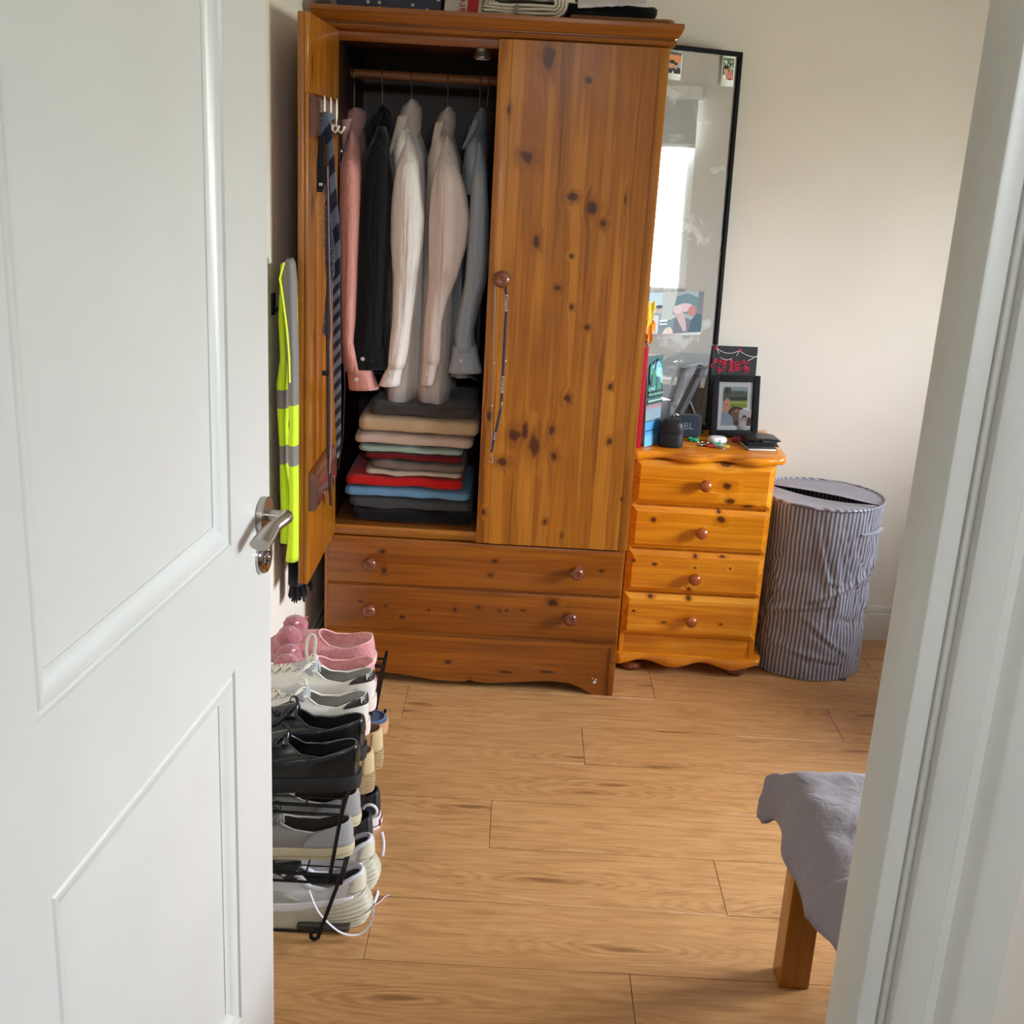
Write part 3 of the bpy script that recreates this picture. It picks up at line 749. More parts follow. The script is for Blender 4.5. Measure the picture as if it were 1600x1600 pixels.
def mirror_mat():
    t = NT('hazed_mirror'); setb(t.b, Metallic=1, Roughness=.02); t.b.inputs['Base Color'].default_value = (.86, .88, .86, 1)
    co = t.coord(); n = t.mr(t.noise(co, 9, 3, .5, 1.2), .52, .68)
    out = t.n['Material Output']; df = t.node('ShaderNodeBsdfDiffuse'); df.inputs[0].default_value = (.8, .82, .82, 1)
    mx = t.node('ShaderNodeMixShader'); t.link(t.math('MULTIPLY_ADD', n, .16, .20), mx.inputs[0]); t.link(t.b.outputs[0], mx.inputs[1]); t.link(df.outputs[0], mx.inputs[2]); t.link(mx.outputs[0], out.inputs[0])  # diffuse haze mixed in so the reflection looks more brightly lit
    return t.m
obj('glass', MB().box(fw_ - .003, MW - fw_ + .003, -.004, 0, fw_ - .003, MH - fw_ + .003), mirror_mat(), mirror, local=True)
obj('back_board', MB().box(.004, MW - .004, .0, .008, .004, MH - .004), MBK, mirror, local=True)

# flat prints: rectangles and outlines laid out in a unit square
def print_mb(w, h, shapes, t=.0008, base=(.93, .93, .92, 1)):
    mb = MB(); mb.cur = base; mb.box(0, w, -t, 0, 0, h)
    for i, (c, poly) in enumerate(shapes):
        mb.cur = c; y = -t - .00006 * (i + 1)
        vs = [mb.bm.verts.new((x * w, y, z * h)) for x, z in poly]; mb.face(vs)
    return mb
def el(cx, cz, rx, rz, n=16, a0=0): return [(cx + rx * math.cos(2 * PI * k / n + a0), cz + rz * math.sin(2 * PI * k / n + a0)) for k in range(n)]
def rc(x0, x1, z0, z1): return [(x0, z0), (x1, z0), (x1, z1), (x0, z1)]
def mixed(x0, x1, z0, z1, cols, n, seed, r=.06):
    rr = random.Random(seed); out = []
    for _ in range(n):
        a, b = rr.uniform(x0 + r * .7, x1 - r * .7), rr.uniform(z0 + r * .5, z1 - r * .5)
        out.append((rr.choice(cols), el(a, b, r * rr.uniform(.3, .7), r * rr.uniform(.25, .5), 7, rr.random())))
    return out
SK, HAIR = S(205, 150, 125), S(38, 28, 26)
p_left = [(S(90, 92, 90), rc(.06, .95, .86, .96)), (S(222, 142, 88), rc(.06, .95, .60, .86)), (S(140, 180, 190), rc(.06, .95, .25, .60)),
    (S(40, 34, 44), [(.06, .22), (.95, .22), (.93, .40), (.75, .46), (.3, .42), (.06, .38)]), (SK, el(.32, .50, .17, .12)), (HAIR, el(.34, .62, .19, .07)), (SK, el(.62, .47, .13, .10)), (HAIR, el(.60, .56, .14, .05)),
    (S(225, 225, 230), [(.35, .22), (.5, .22), (.44, .33)]), (S(200, 90, 90), el(.31, .455, .05, .012))]
p_right = [(S(88, 108, 70), rc(.07, .93, .22, .94))] + mixed(.07, .93, .5, .94, [S(150, 165, 130), S(60, 78, 46), S(200, 210, 195), S(96, 84, 60)], 26, 4, .15) + \
    [(S(205, 130, 115), [(.25, .22), (.93, .22), (.93, .36), (.6, .5), (.4, .44)]), (SK, el(.30, .52, .17, .13)), (HAIR, el(.32, .63, .20, .07)), (S(200, 120, 105), el(.66, .42, .14, .12)), (S(235, 235, 232), [(.07, .22), (.34, .22), (.28, .40), (.07, .36)]), (S(30, 25, 30), rc(.5, .75, .22, .26))]
def mirror_photo(name, label, x, z, w, h, shapes, tilt, grp=None, base=(.93, .93, .92, 1), y=-.0125, m=None, cat='photo'):
    mb = print_mb(w, h, shapes, base=base)
    o = obj(name, mb, m or PRINT, None, sharp=0); o.matrix_world = MM @ Matrix.Translation((x, y, z)) @ Matrix.Rotation(tilt, 4, 'Y')
    return tag(o, label, cat, grp)

# ---- prints stuck to the mirror
mirror_photo('photo', 'small instant photo of a smiling couple by an orange wall, top left of mirror', .0225, 1.017, .054, .082 - .007, p_left, .02, 'instant photos stuck to the mirror glass', y=-.0045)
mirror_photo('photo', 'small instant photo of two people under green trees, top right of mirror', .221, 1.011, .049, .081, p_right, .0, 'instant photos stuck to the mirror glass', y=-.0045 - .008)
g = lambda r, gg, b: S(max(0, r - 18), max(0, gg - 18), max(0, b - 18))  # pale greyed tones: haze of the mirror put into the print colours
p_big = [(g(150, 160, 165), rc(0, 1, .06, 1)), (g(190, 210, 215), rc(.0, .25, .55, 1)), (g(185, 190, 185), rc(.25, .5, .3, 1)), (g(100, 125, 130), [(.45, .5), (.95, .5), (.92, .85), (.7, .97), (.5, .9)]), (g(110, 112, 116), rc(.9, 1, .06, 1)),
    (g(60, 90, 100), [(.75, .06), (1, .06), (1, .45), (.88, .5), (.8, .35)]), (g(110, 110, 120), [(.42, .06), (.75, .06), (.8, .35), (.6, .45), (.45, .4)]), (g(120, 140, 145), [(.2, .06), (.45, .06), (.5, .4), (.3, .35), (.2, .3)]),
    (g(205, 175, 178), el(.66, .64, .16, .10)), (g(190, 165, 160), [(.5, .62), (.62, .62), (.70, .30), (.72, .10), (.66, .10), (.52, .42)]), (g(180, 120, 115), el(.80, .56, .08, .12)), (g(205, 185, 182), el(.53, .60, .09, .10)),
    (g(215, 195, 185), [(.28, .06), (.48, .06), (.46, .16), (.40, .22), (.33, .18)]), (g(195, 170, 170), el(.20, .60, .05, .08)), (g(70, 80, 85), el(.20, .68, .06, .04)), (g(205, 210, 212), [(.05, .08), (.20, .08), (.2, .48), (.12, .5)]), (g(225, 235, 240), rc(.22, .36, .34, .38)), (g(225, 235, 240), rc(.22, .36, .27, .30))]
mirror_photo('photo_print', 'large haze-paled photo print of people kissing, stuck low on the mirror glass', .0145, .300, .2155, .130, p_big, .005, None, S(205, 205, 200), y=-.0045)

# ================================================================ THINGS ON THE CHEST
ZT = .7005
# framed photo
fr_n = thing('framed_photo', 'black photo frame with white mount holding a portrait and a small instant photo', 'photo frame')
fl = Vector((.590, 3.462, ZT)); frt = Vector((.738, 3.490, ZT)); xdir = (frt - fl); FWd = xdir.length; xdir.normalize()
tl = math.radians(9); back = Vector((-xdir.y, xdir.x, 0))
fup = (Vector((0, 0, 1)) * math.cos(tl) + back * math.sin(tl)).normalized(); fy = -xdir.cross(fup)
fy = fup.cross(xdir)
FM = Matrix(((xdir.x, fy.x, fup.x, fl.x), (xdir.y, fy.y, fup.y, fl.y), (xdir.z, fy.z, fup.z, fl.z + .004), (0, 0, 0, 1)))
fr_n.matrix_world = FM
FHt = .186; b_ = .020
obj('frame', MB().box(0, b_, -.004, .012, 0, FHt, .001).box(FWd - b_, FWd, -.004, .012, 0, FHt, .001).box(b_, FWd - b_, -.004, .012, 0, b_, .001).box(b_, FWd - b_, -.004, .012, FHt - b_, FHt, .001), MBK, fr_n, local=True)
obj('mount', MB().box(b_ - .001, FWd - b_ + .001, .004, .006, b_ - .001, FHt - b_ + .001), plain(S(235, 236, 240), .7), fr_n, local=True)
sky_ = [(S(120, 138, 138), rc(0, 1, .62, 1)), (S(160, 180, 190), rc(0, 1, .9, 1)), (S(90, 106, 92), [(.0, .62), (1, .62), (1, .84), (.7, .9), (.4, .86), (0, .9)]), (S(60, 66, 56), rc(.25, 1, .60, .74))] + \
    mixed(0, .38, .68, 1, [S(92, 76, 66), S(60, 52, 46), S(130, 120, 110)], 14, 3, .12) + [(S(146, 160, 62), rc(.2, 1, .46, .64)), (S(176, 186, 92), rc(.3, 1, .56, .64)),
    (S(70, 56, 46), [(.2, 0), (.95, 0), (1, .3), (.8, .46), (.45, .5), (.25, .4)]), (S(120, 100, 78), [(.3, .1), (.62, .12), (.7, .32), (.5, .42), (.35, .36)]), (S(228, 160, 128), [(.02, .36), (.2, .34), (.3, .44), (.28, .66), (.14, .70), (.04, .6)]), (S(150, 80, 62), rc(.08, .2, .52, .545)), (S(214, 120, 100), [(.45, .36), (.68, .34), (.6, .44)]),
    (S(150, 170, 192), [(0, 0), (.5, 0), (.42, .2), (.28, .30), (0, .32)])]
pm = print_mb(.078, .118, sky_); pm.bm.transform(Matrix.Translation((b_ + .016, .0035, b_ + .014)))
obj('portrait', pm, PRINT, fr_n, local=True, sharp=0)
sm = [(S(176, 160, 170), rc(.08, .95, .2, .94)), (S(214, 196, 206), rc(.08, .95, .6, .94)), (HAIR, el(.45, .62, .17, .11)), (S(206, 150, 130), el(.45, .54, .13, .10)), (S(206, 210, 204), [(.12, .2), (.6, .2), (.58, .42), (.4, .48), (.2, .4)]), (S(116, 52, 60), [(.62, .2), (.95, .2), (.95, .5), (.75, .62), (.64, .4)]), (S(50, 30, 34), el(.82, .5, .12, .14))]
pm = print_mb(.042, .062, sm); pm.bm.transform(Matrix.Translation((FWd - b_ - .043, .0015, b_ + .001)))
obj('instant_photo', pm, PRINT, fr_n, local=True, sharp=0)
obj('frame_stand', MB().box(FWd / 2 - .02, FWd / 2 + .02, .012, .014, .0, .12, M=Matrix.Rotation(-.22, 4, 'X')), MBK, fr_n, local=True)
gl = obj('frame_glass', MB().box(b_ - .001, FWd - b_ + .001, -.0005, .0, b_ - .001, FHt - b_ + .001), PANE, fr_n, local=True)

# black card with red circles and a white beaded string, standing behind the frame
ctag = thing('art_card', 'black card with red rings and white looping string, standing behind the photo frame', 'card')
cl = at(1118, 578, 3.56); CW, CHh = .142, .262
cM = Matrix(((1, 0, 0, .592), (0, 1, 0, 3.553), (0, 0, 1, ZT + .004), (0, 0, 0, 1))) @ Matrix.Rotation(.10, 4, 'Z') @ Matrix.Rotation(-.10, 4, 'X')
ctag.matrix_world = cM
obj('board', MB().box(0, CW, 0, .002, 0, CHh, .0004, 1), plain(S(24, 24, 26), .7), ctag, local=True)
mb = MB(); rr = random.Random(5)
def ring_at(x, z, r):
    mb.tube([(x + r * math.cos(2 * PI * k / 12), -.0012, z + r * math.sin(2 * PI * k / 12)) for k in range(12)], .0011, 5, closed=True)
for (cx, cz, sx, sz, n) in ((.022, .200, .020, .018, 14), (.088, .200, .030, .016, 24)):
    for _ in range(n): ring_at(cx + rr.uniform(-sx, sx), cz + rr.uniform(-sz, sz), rr.uniform(.0035, .0055))
for x, z in ((.010, .254), (.086, .249)):
    for k in range(5): ring_at(x + .003 * math.cos(k * 1.26), z + .003 * math.sin(k * 1.26), .002)
o = obj('red_ring', mb, plain(S(196, 32, 62), .5), ctag, local=True); o['kind'] = 'stuff'
mb = MB()
def swag(x0, z0, x1, z1, dip):
    mb.tube([(lerp(x0, x1, k / 12), -.0014, lerp(z0, z1, k / 12) - dip * 4 * (k / 12) * (1 - k / 12)) for k in range(13)], .0009, 5)
swag(.012, .253, .083, .249, .012); swag(.086, .247, .142, .232, .006); swag(.025, .226, .062, .224, .006); swag(.013, .250, .020, .236, 0); swag(.082, .246, .076, .232, 0); swag(.142, .236, .112, .218, .001)
obj('white_string', mb, plain(S(215, 212, 210), .5), ctag, local=True)
mb = MB(); mb.box(-.0008, CW + .0008, .0001, .0018, CHh - .0012, CHh + .0008).box(CW, CW + .001, .0001, .0018, 0, CHh)
obj('white_edge', mb, plain(S(225, 222, 215), .7), ctag, local=True)

# round topped matt black earphone case
p = (.452, 3.325, ZT)
t = thing('earphone_case', 'matt black domed earphone case standing at the front of the chest top', 'case', p)
RC = .0365
def rcx(n, r, x): return x
def squircle(cx, cy, z, rx, ry, n=32, e=2.8):
    out = []
    for k in range(n):
        a = 2 * PI * k / n; c, s_ = math.cos(a), math.sin(a)
        out.append((cx + rx * math.copysign(abs(c) ** (2 / e), c), cy + ry * math.copysign(abs(s_) ** (2 / e), s_), z))
    return out
BKP = plain(S(30, 30, 33), .45, spec=.3, name='matt_black_plastic')
mb = MB(); mb.loft([squircle(p[0], p[1], ZT + z, RC * f, RC * .72 * f) for z, f in ((0, .90), (.002, .96), (.006, .985), (.038, 1.0), (.0392, .99))]); obj('case_body', mb, BKP, t)
mb = MB(); mb.loft([squircle(p[0], p[1], ZT + z, RC * f, RC * .72 * f) for z, f in ((.0396, .99), (.0408, 1.0), (.058, .995), (.068, .95), (.075, .86), (.080, .70), (.083, .48), (.0845, .2))]); obj('case_lid', mb, BKP, t)

# small black box with pale top, behind the case
p = (.425, 3.42, ZT)
t = thing('small_box', 'small black box with a white top, standing behind the domed black case', 'box', p)
RM = Matrix.Translation(Vector(p)) @ Matrix.Rotation(math.radians(35), 4, 'Z')
obj('box_body', MB().box(-.022, .022, -.022, .022, 0, .118, .002, 2, M=RM), BKP, t)
obj('box_top', MB().box(-.021, .021, -.021, .021, .1182, .1200, .0006, 1, M=RM), plain(S(205, 205, 200), .4), t)

# little speaker
p = (.514, 3.452, ZT)
t = thing('portable_speaker', 'small dark blue-grey portable speaker with raised lettering, beside the domed case', 'speaker', p)
RM = Matrix.Translation(Vector(p)) @ Matrix.Rotation(math.radians(10), 4, 'Z') @ Matrix.Rotation(math.radians(-8), 4, 'X')
def rounded(w, h, r, y, n=6):
    out = []
    for cx, cz, a in ((w - r, h - r, 0), (-w + r, h - r, PI / 2), (-w + r, -h + r, PI), (w - r, -h + r, 1.5 * PI)):
        for k in range(n + 1): out.append((cx + r * math.cos(a + PI / 2 * k / n), y, cz + r * math.sin(a + PI / 2 * k / n)))
    return out
SPK = cloth(S(40, 46, 56), 'speaker_cloth', weave=500)
mb = MB(); mb.loft([rounded(.044 - i, .034 - i, .010, y) for i, y in ((.004, -.019), (.001, -.017), (0, -.013), (0, .013), (.001, .017), (.004, .019))]); mb.bm.transform(RM @ Matrix.Translation((0, 0, .036)))
obj('speaker_body', mb, SPK, t)
mb = MB(); mb.loft([rounded(.0445, .0345, .0105, y) for y in (-.010, .010)]); mb.bm.transform(RM @ Matrix.Translation((0, 0, .036))); obj('rubber_band', mb, BKP, t)
mt = RM @ Matrix.Translation((-.002, -.0192, .034)) @ Matrix.Rotation(PI / 2, 4, 'X')
mt = Matrix.Translation(-Vector(p)) @ mt
text('lettering', 'JBL', .030, mt, plain(S(96, 104, 114), .4), t)
mb = MB(); mb.tube([Vector(p) + Vector(q) for q in ((-.040, -.010, .062), (-.046, -.014, .070), (-.038, -.018, .074), (-.030, -.014, .068))], .004, 8, rh=.0015); obj('hanging_loop', mb, plain(S(220, 220, 222), .5), t)

# black folding stand leaning in an A shape behind the speaker
t = thing('folding_stand', 'black folding tablet stand in an A shape, between speaker and mirror', 'stand', (.52, 3.49, ZT))
SB = plain(S(58, 58, 60), .35, name='stand_black')
a0p, a1p = at(1068, 648, 3.475), at(1100, 568, 3.505)
a0p.z = max(a0p.z, ZT + .03)
leg0 = Vector((.462, 3.455, ZT + .002)); apex = at(1098, 572, 3.49); leg1 = Vector((.572, 3.505, ZT + .002))
def bar(mb, a, b, w, th, up=(0, 1, 0)):
    mb.tube([a, b], w, 4, rh=th, up=up)
mb = MB(); bar(mb, leg0, apex, .014, .004); obj('front_leg', mb, SB, t, sharp=20)
mb = MB(); mid = leg0.lerp(apex, .56); bar(mb, mid + Vector((0, .006, 0)), leg1, .005, .004); obj('back_leg', mb, SB, t, sharp=20)
mb = MB(); bar(mb, apex + Vector((-.018, 0, -.004)), apex + Vector((.018, .004, -.004)), .004, .016); obj('top_plate', mb, plain(S(110, 112, 112), .3, .5), t, sharp=20)
mb = MB(); mb.lathe([(0, 0), (.005, 0), (.005, .003), (0, .003)], (apex.x - .012, apex.y - .008, apex.z - .03), 'y', 12); obj('pivot', mb, SB, t)

# white earbud case
p = (.601, 3.395, ZT)
t = thing('earbud_case', 'glossy white pill-shaped earbud case lying behind the keys', 'case', p)
WP = plain(S(238, 236, 234), .15, name='white_plastic')
Rz = Matrix.Translation(Vector(p)) @ Matrix.Rotation(.15, 4, 'Z')
def pill(z0f, z1f, name):
    mb = MB()
    rings = []
    for i in range(11):
        u = lerp(z0f, z1f, i / 10); a = (u - .5) * PI; k = math.cos(a) ** .55 if abs(u - .5) < .4999 else .05
        rings.append(squircle(0, 0, .0105 + .0105 * math.sin(a), .0125 + .0165 * k, .004 + .0195 * k, 28, 2.4))
    mb.loft(rings); mb.bm.transform(Rz); return obj(name, mb, WP, t, sharp=60)
pill(.0, .60, 'case_body'); pill(.61, 1.0, 'case_lid')
mb = MB(); mb.box(-.003, .003, -.0242, -.0232, .011, .0135, M=Rz); obj('catch', mb, plain(S(90, 90, 90), .3, .6), t)

# bunch of keys
t = thing('key_bunch', 'bunch of keys with coloured tags and rings lying in front of the earbud case', 'keys', (.575, 3.35, ZT))
def keyobj(name, x, y, rot, m, z=.001, L=.036):
    M = Matrix.Translation((x, y, ZT + z)) @ Matrix.Rotation(rot, 4, 'Z') @ Matrix.Rotation(.08, 4, 'Y')
    mb = MB(); mb.loft([[(.009 * math.cos(2 * PI * k / 14), .0095 * math.sin(2 * PI * k / 14), h_) for k in range(14)] for h_ in (0, .0018)])
    mb.box(.007, L, -.0028, .0028, 0, .0016)
    for q in range(4): mb.box(.014 + q * .005, .016 + q * .005, .0025, .0042 + .001 * (q % 2), 0, .0015)
    mb.bm.transform(M); return obj(name, mb, m, t)
keyobj('key', .566, 3.352, -2.8, plain(S(88, 82, 78), .35, .8)); keyobj('key', .590, 3.350, -.7, STEEL, .003); keyobj('key', .596, 3.345, -1.2, plain(S(170, 175, 172), .3, .8), .005); keyobj('key', .588, 3.356, -1.5, STEEL, .006)
mb = MB(); mb.loft([squircle(.618, 3.356, ZT + z, .015, .012, 24, 2) for z in (.001, .0035)]); o = obj('key_head_cover', mb, plain(S(205, 176, 60), .4), t); o['label'] = 'yellow key cover'
mb = MB(); mb.tube([(.596 + .012 * math.cos(a), 3.362 + .010 * math.sin(a), ZT + .006) for a in [2 * PI * k / 16 for k in range(16)]], .0028, 8, closed=True); o = obj('key_ring_cover', mb, plain(S(60, 170, 140), .3), t); o['label'] = 'teal key cover'
mb = MB(); mb.box(.562, .583, 3.334, 3.346, ZT + .0005, ZT + .007, .002); o = obj('tag', mb, plain(S(176, 26, 40), .4), t); o['label'] = 'red tag'
mb = MB()
for cx, cy in ((.558, 3.366), (.574, 3.362), (.545, 3.360)): mb.tube([(cx + .009 * math.cos(a), cy + .009 * math.sin(a), ZT + .004 + .002 * math.sin(a)) for a in [2 * PI * k / 16 for k in range(16)]], .0011, 6, closed=True)
obj('split_ring', mb, STEEL, t)
# green hair tie
mb = MB(); mb.tube([(.531 + .013 * math.cos(a), 3.402 + .009 * math.sin(a), ZT + .006 + .002 * math.sin(3 * a)) for a in [2 * PI * k / 20 for k in range(20)]], [.0045 + .001 * math.sin(k * 2.1) for k in range(20)], 8, closed=True)
tag(obj('hair_tie', mb, plain(S(40, 160, 110), .3, name='green_plastic')), 'small shiny green coiled hair tie in front of the portable speaker', 'hair tie')

# notebook, wallet, scrunchies
def slab(name, M, w, d, z0, z1, m, par, bev=.001, local=False):
    mb = MB(); mb.box(-w / 2, w / 2, -d / 2, d / 2, z0, z1, bev, 2, M=M); return obj(name, mb, m, par, local=local)
t = thing('notebook', 'thin dark red notebook with pale pages lying under the black wallet', 'notebook', (.722, 3.385, ZT))
NM = Matrix.Translation((.718, 3.375, ZT)) @ Matrix.Rotation(.12, 4, 'Z')
slab('back_cover', NM, .086, .105, 0, .0012, plain(S(70, 28, 34), .5), t, .0004)
slab('pages', NM, .083, .102, .0012, .0068, plain(S(214, 206, 194), .8, bscale=600, bstr=.4), t, .0003)
slab('front_cover', NM, .086, .105, .0068, .0080, plain(S(72, 70, 72), .4), t, .0004)
t = thing('wallet', 'black leather folded wallet gaping open on top of the notebook', 'wallet', (.725, 3.375, ZT + .0085))
LE = plain(S(26, 25, 26), .35, bscale=220, bstr=.25, name='black_leather')
WM = Matrix.Translation((.728, 3.383, ZT + .0085)) @ Matrix.Rotation(.10, 4, 'Z')
def flap(name, pts, y0, y1, th):
    mb = MB(); rings = []
    for i in range(9):
        y = lerp(y0, y1, i / 8); rings.append([(x, y, z + th) for x, z in pts] + [(x, y, z) for x, z in pts[::-1]])
    mb.loft(rings); mb.bm.transform(WM); bmesh.ops.recalc_face_normals(mb.bm, faces=mb.bm.faces[:]); return obj(name, mb, LE, t, sharp=50)
flap('lower_fold', [(-.048, .002), (-.02, 0), (.02, 0), (.044, .0)], -.036, .040, .005)
flap('card_pocket', [(-.048, .008), (-.02, .006), (.015, .007), (.040, .009)], -.034, .040, .0035)
flap('upper_fold', [(-.050, .006), (-.051, .014), (-.046, .0185), (-.02, .0195), (.010, .0195), (.034, .0175), (.049, .0145)], -.036, .041, .0045)
mb = MB(); mb.box(.0, .046, -.030, .034, .0125, .0133, .0002, 1, M=WM); obj('bank_card', mb, plain(S(200, 200, 205), .3), t)
def scrunch(name, label, c, r, m, grp=None, tilt=0):
    mb = MB(); n = 36
    P = [(c[0] + r * math.cos(2 * PI * k / n), c[1] + r * .8 * math.sin(2 * PI * k / n), c[2] + tilt * math.sin(2 * PI * k / n)) for k in range(n)]
    mb.tube(P, [.0055 + .0022 * math.sin(k * 2.4) + .001 * math.sin(k * 5) for k in range(n)], 8, closed=True)
    return tag(obj(name, mb, m), label, 'hair tie', grp)
scrunch('scrunchie', 'dusky pink scrunchie half under the notebook', (.668, 3.425, ZT + .0085), .013, cloth(S(178, 76, 98), 'pink_scrunchie'))
scrunch('scrunchie', 'blue patterned scrunchie behind the wallet', (.742, 3.452, ZT + .009), .016, cloth(S(66, 96, 190), 'blue_scrunchie'))
scrunch('scrunchie', 'small coral red scrunchie behind the wallet, next to the blue one', (.708, 3.456, ZT + .008), .010, cloth(S(214, 92, 90), 'coral_scrunchie'))

# red book and the colourful greeting card beside the wardrobe
t = thing('red_book', 'tall red hardback book standing against the side of the wardrobe', 'book', (.352, 3.36, ZT))
RB = plain(S(178, 22, 42), .4, name='red_cover')
bx0, by0, by1, bz = .336, 3.275, 3.47, .985
bh = at(1010, 542, 3.275).z
obj('cover', MB().box(bx0, bx0 + .002, by0, by1, ZT, bh, .0006, 1).box(bx0 + .022, bx0 + .024, by0, by1, ZT, bh, .0006, 1).box(bx0, bx0 + .024, by0 - .001, by0 + .002, ZT, bh, .001, 2), RB, t)
obj('pages', MB().box(bx0 + .002, bx0 + .022, by0 + .002, by1 - .003, ZT + .003, bh - .003), plain(S(230, 224, 212), .9, bscale=500, bstr=.5), t)
cardm = []
rr = random.Random(11)
card_shapes = [(S(66, 96, 100), rc(0, 1, .0, 1)), (S(66, 140, 200), rc(0, 1, 0, .27)), (S(30, 62, 112), rc(0, 1, .165, .18)), (S(96, 164, 214), rc(0, 1, .0, .12)), (S(120, 140, 150), rc(0, 1, .29, .42)), (S(150, 110, 120), rc(0, 1, .42, .46))]
card_shapes += mixed(0, 1, .52, 1, [S(62, 120, 92), S(40, 84, 90), S(110, 168, 200), S(40, 64, 80), S(150, 196, 180), S(84, 140, 110), S(60, 70, 120)], 90, 9, .22)
card_shapes += [(c, rc(.02, .98, z, z + .018)) for c, z in ((S(30, 56, 52), .48), (S(160, 186, 176), .50), (S(26, 50, 50), .545), (S(110, 150, 130), .57), (S(24, 44, 50), .60))]
pm = print_mb(.082, .262, card_shapes, .0006); 
cmx = Matrix.Translation((.372, 3.285, ZT + .002)) @ Matrix.Rotation(math.radians(52), 4, 'Z') @ Matrix.Rotation(-.05, 4, 'X')
gc = thing('greeting_card', 'tall greeting card painted with blue and green foliage, beside the red book', 'card'); gc.matrix_world = cmx
obj('card_front', pm, PRINT, gc, local=True, sharp=0)
mb = MB(); mb.box(0, .082, 0, .0006, 0, .262); mb.bm.transform(Matrix.Translation((.082, 0, 0)) @ Matrix.Rotation(-math.radians(32), 4, 'Z') @ Matrix.Translation((-.082, 0, 0)))
obj('card_back', mb, plain(S(228, 228, 226), .7), gc, local=True)
# yellow and orange paper flower above them
t = thing('paper_flower', 'yellow and orange ruffled paper flower peeping out beside the wardrobe edge', 'flower', (.372, 3.36, ZT))
mb = MB(); mb.tube([(.366, 3.40, ZT), (.364, 3.39, .9), (.362, 3.36, 1.02)], .002, 6); obj('stem', mb, plain(S(70, 120, 70), .6), t)
rr = random.Random(2)
for k in range(9):
    c = at(1013 + rr.uniform(-3, 5), 480 + k * 6.0, 3.36 + rr.uniform(-.012, .02)); 
    colr = S(232, 190, 40) if k < 5 else S(226, 140, 40)
    mb = MB(); a = rr.uniform(0, 6); mb.grid(lambda u, v: c + Vector(((u - .5) * .026 * math.cos(a), (u - .5) * .022 * math.sin(a) + (v - .5) * .012, (v - .5) * .026 + .005 * math.sin(u * 9 + k))), 8, 6)
    obj('petal', mb, plain(colr, .7), t, solid=.0006, sharp=0)

# ================================================================ ON TOP OF THE WARDROBE
ZW = 1.8195
bx = thing('star_box', 'dark slate blue storage box printed with small white stars, on the wardrobe', 'box', (-.387, 3.30, ZW))
bx0, bx1 = -.519, -.252
BB = plain(S(62, 68, 92), .6, name='slate_card')
obj('box_base', MB().box(bx0, bx1, 3.20, 3.48, ZW, ZW + .155, .002), BB, bx)
obj('box_lid', MB().box(bx0 - .002, bx1 + .002, 3.198, 3.482, ZW + .12, ZW + .16, .002), BB, bx)
stars = [(575, 3), (593, 4), (645, 8), (541, 14), (578, 13), (593, 13), (632, 16), (668, 16), (612, -12), (655, -20), (550, -15), (685, 0), (533, -28), (628, -38), (580, -45), (668, -52), (545, -60), (600, -75), (640, -80)]
mb = MB()
for i, (px, py) in enumerate(stars):
    q = at(px, py, 3.1985)
    if q.z < ZW + .004 or q.x > bx1 - .004: continue
    R1 = .0058; 
    mb.prism([(q.x + (R1 if k % 2 == 0 else R1 * .45) * math.sin(PI * k / 5 + i * .4), q.z + (R1 if k % 2 == 0 else R1 * .45) * math.cos(PI * k / 5 + i * .4)) for k in range(10)], 'y', 3.1975, 3.1999)
obj('printed_star', mb, plain(S(225, 222, 210), .6), bx)
tb = thing('carrier_bag', 'white carrier bag with red lettering and a red band, next to the star box', 'bag', (-.19, 3.30, ZW))
mb = MB()
def bagcol(u, v): return S(190, 18, 26) if .60 < u < .90 else S(206, 198, 190)
def bagf(y, s_=1):
    def f(u, v):
        x = lerp(-.246, -.150, u); z = ZW + v * .16
        return (x + .004 * math.sin(v * 5), y + .006 * noise.noise(Vector((x * 20, z * 20, y))) + .02 * s_ * v, z)
    return f
mb.grid(bagf(3.20), 20, 12, bagcol); BGM = vcol(.35, 'bag_print'); obj('bag_front', mb, BGM, tb, solid=.001, sharp=0)
mb = MB(); mb.grid(bagf(3.36, -1), 20, 12, bagcol); obj('bag_back', mb, BGM, tb, solid=.001, sharp=0)
mb = MB(); mb.grid(lambda u, v: (-.246 + .004 * math.sin(v * 5), lerp(3.20 + .02 * v, 3.36 - .02 * v, u), ZW + v * .16), 6, 6); obj('bag_side', mb, plain(S(206, 198, 190), .4), tb, solid=.001, sharp=0)
q = at(721, 9, 3.19)
text('red_lettering', 'are', .030, Matrix.Translation(Vector((q.x, 3.198, q.z + .004)) - Vector((-.19, 3.30, ZW))) @ Matrix.Rotation(PI / 2, 4, 'X') @ Matrix.Rotation(PI / 2, 4, 'Z'), plain(S(186, 24, 34), .5), tb)
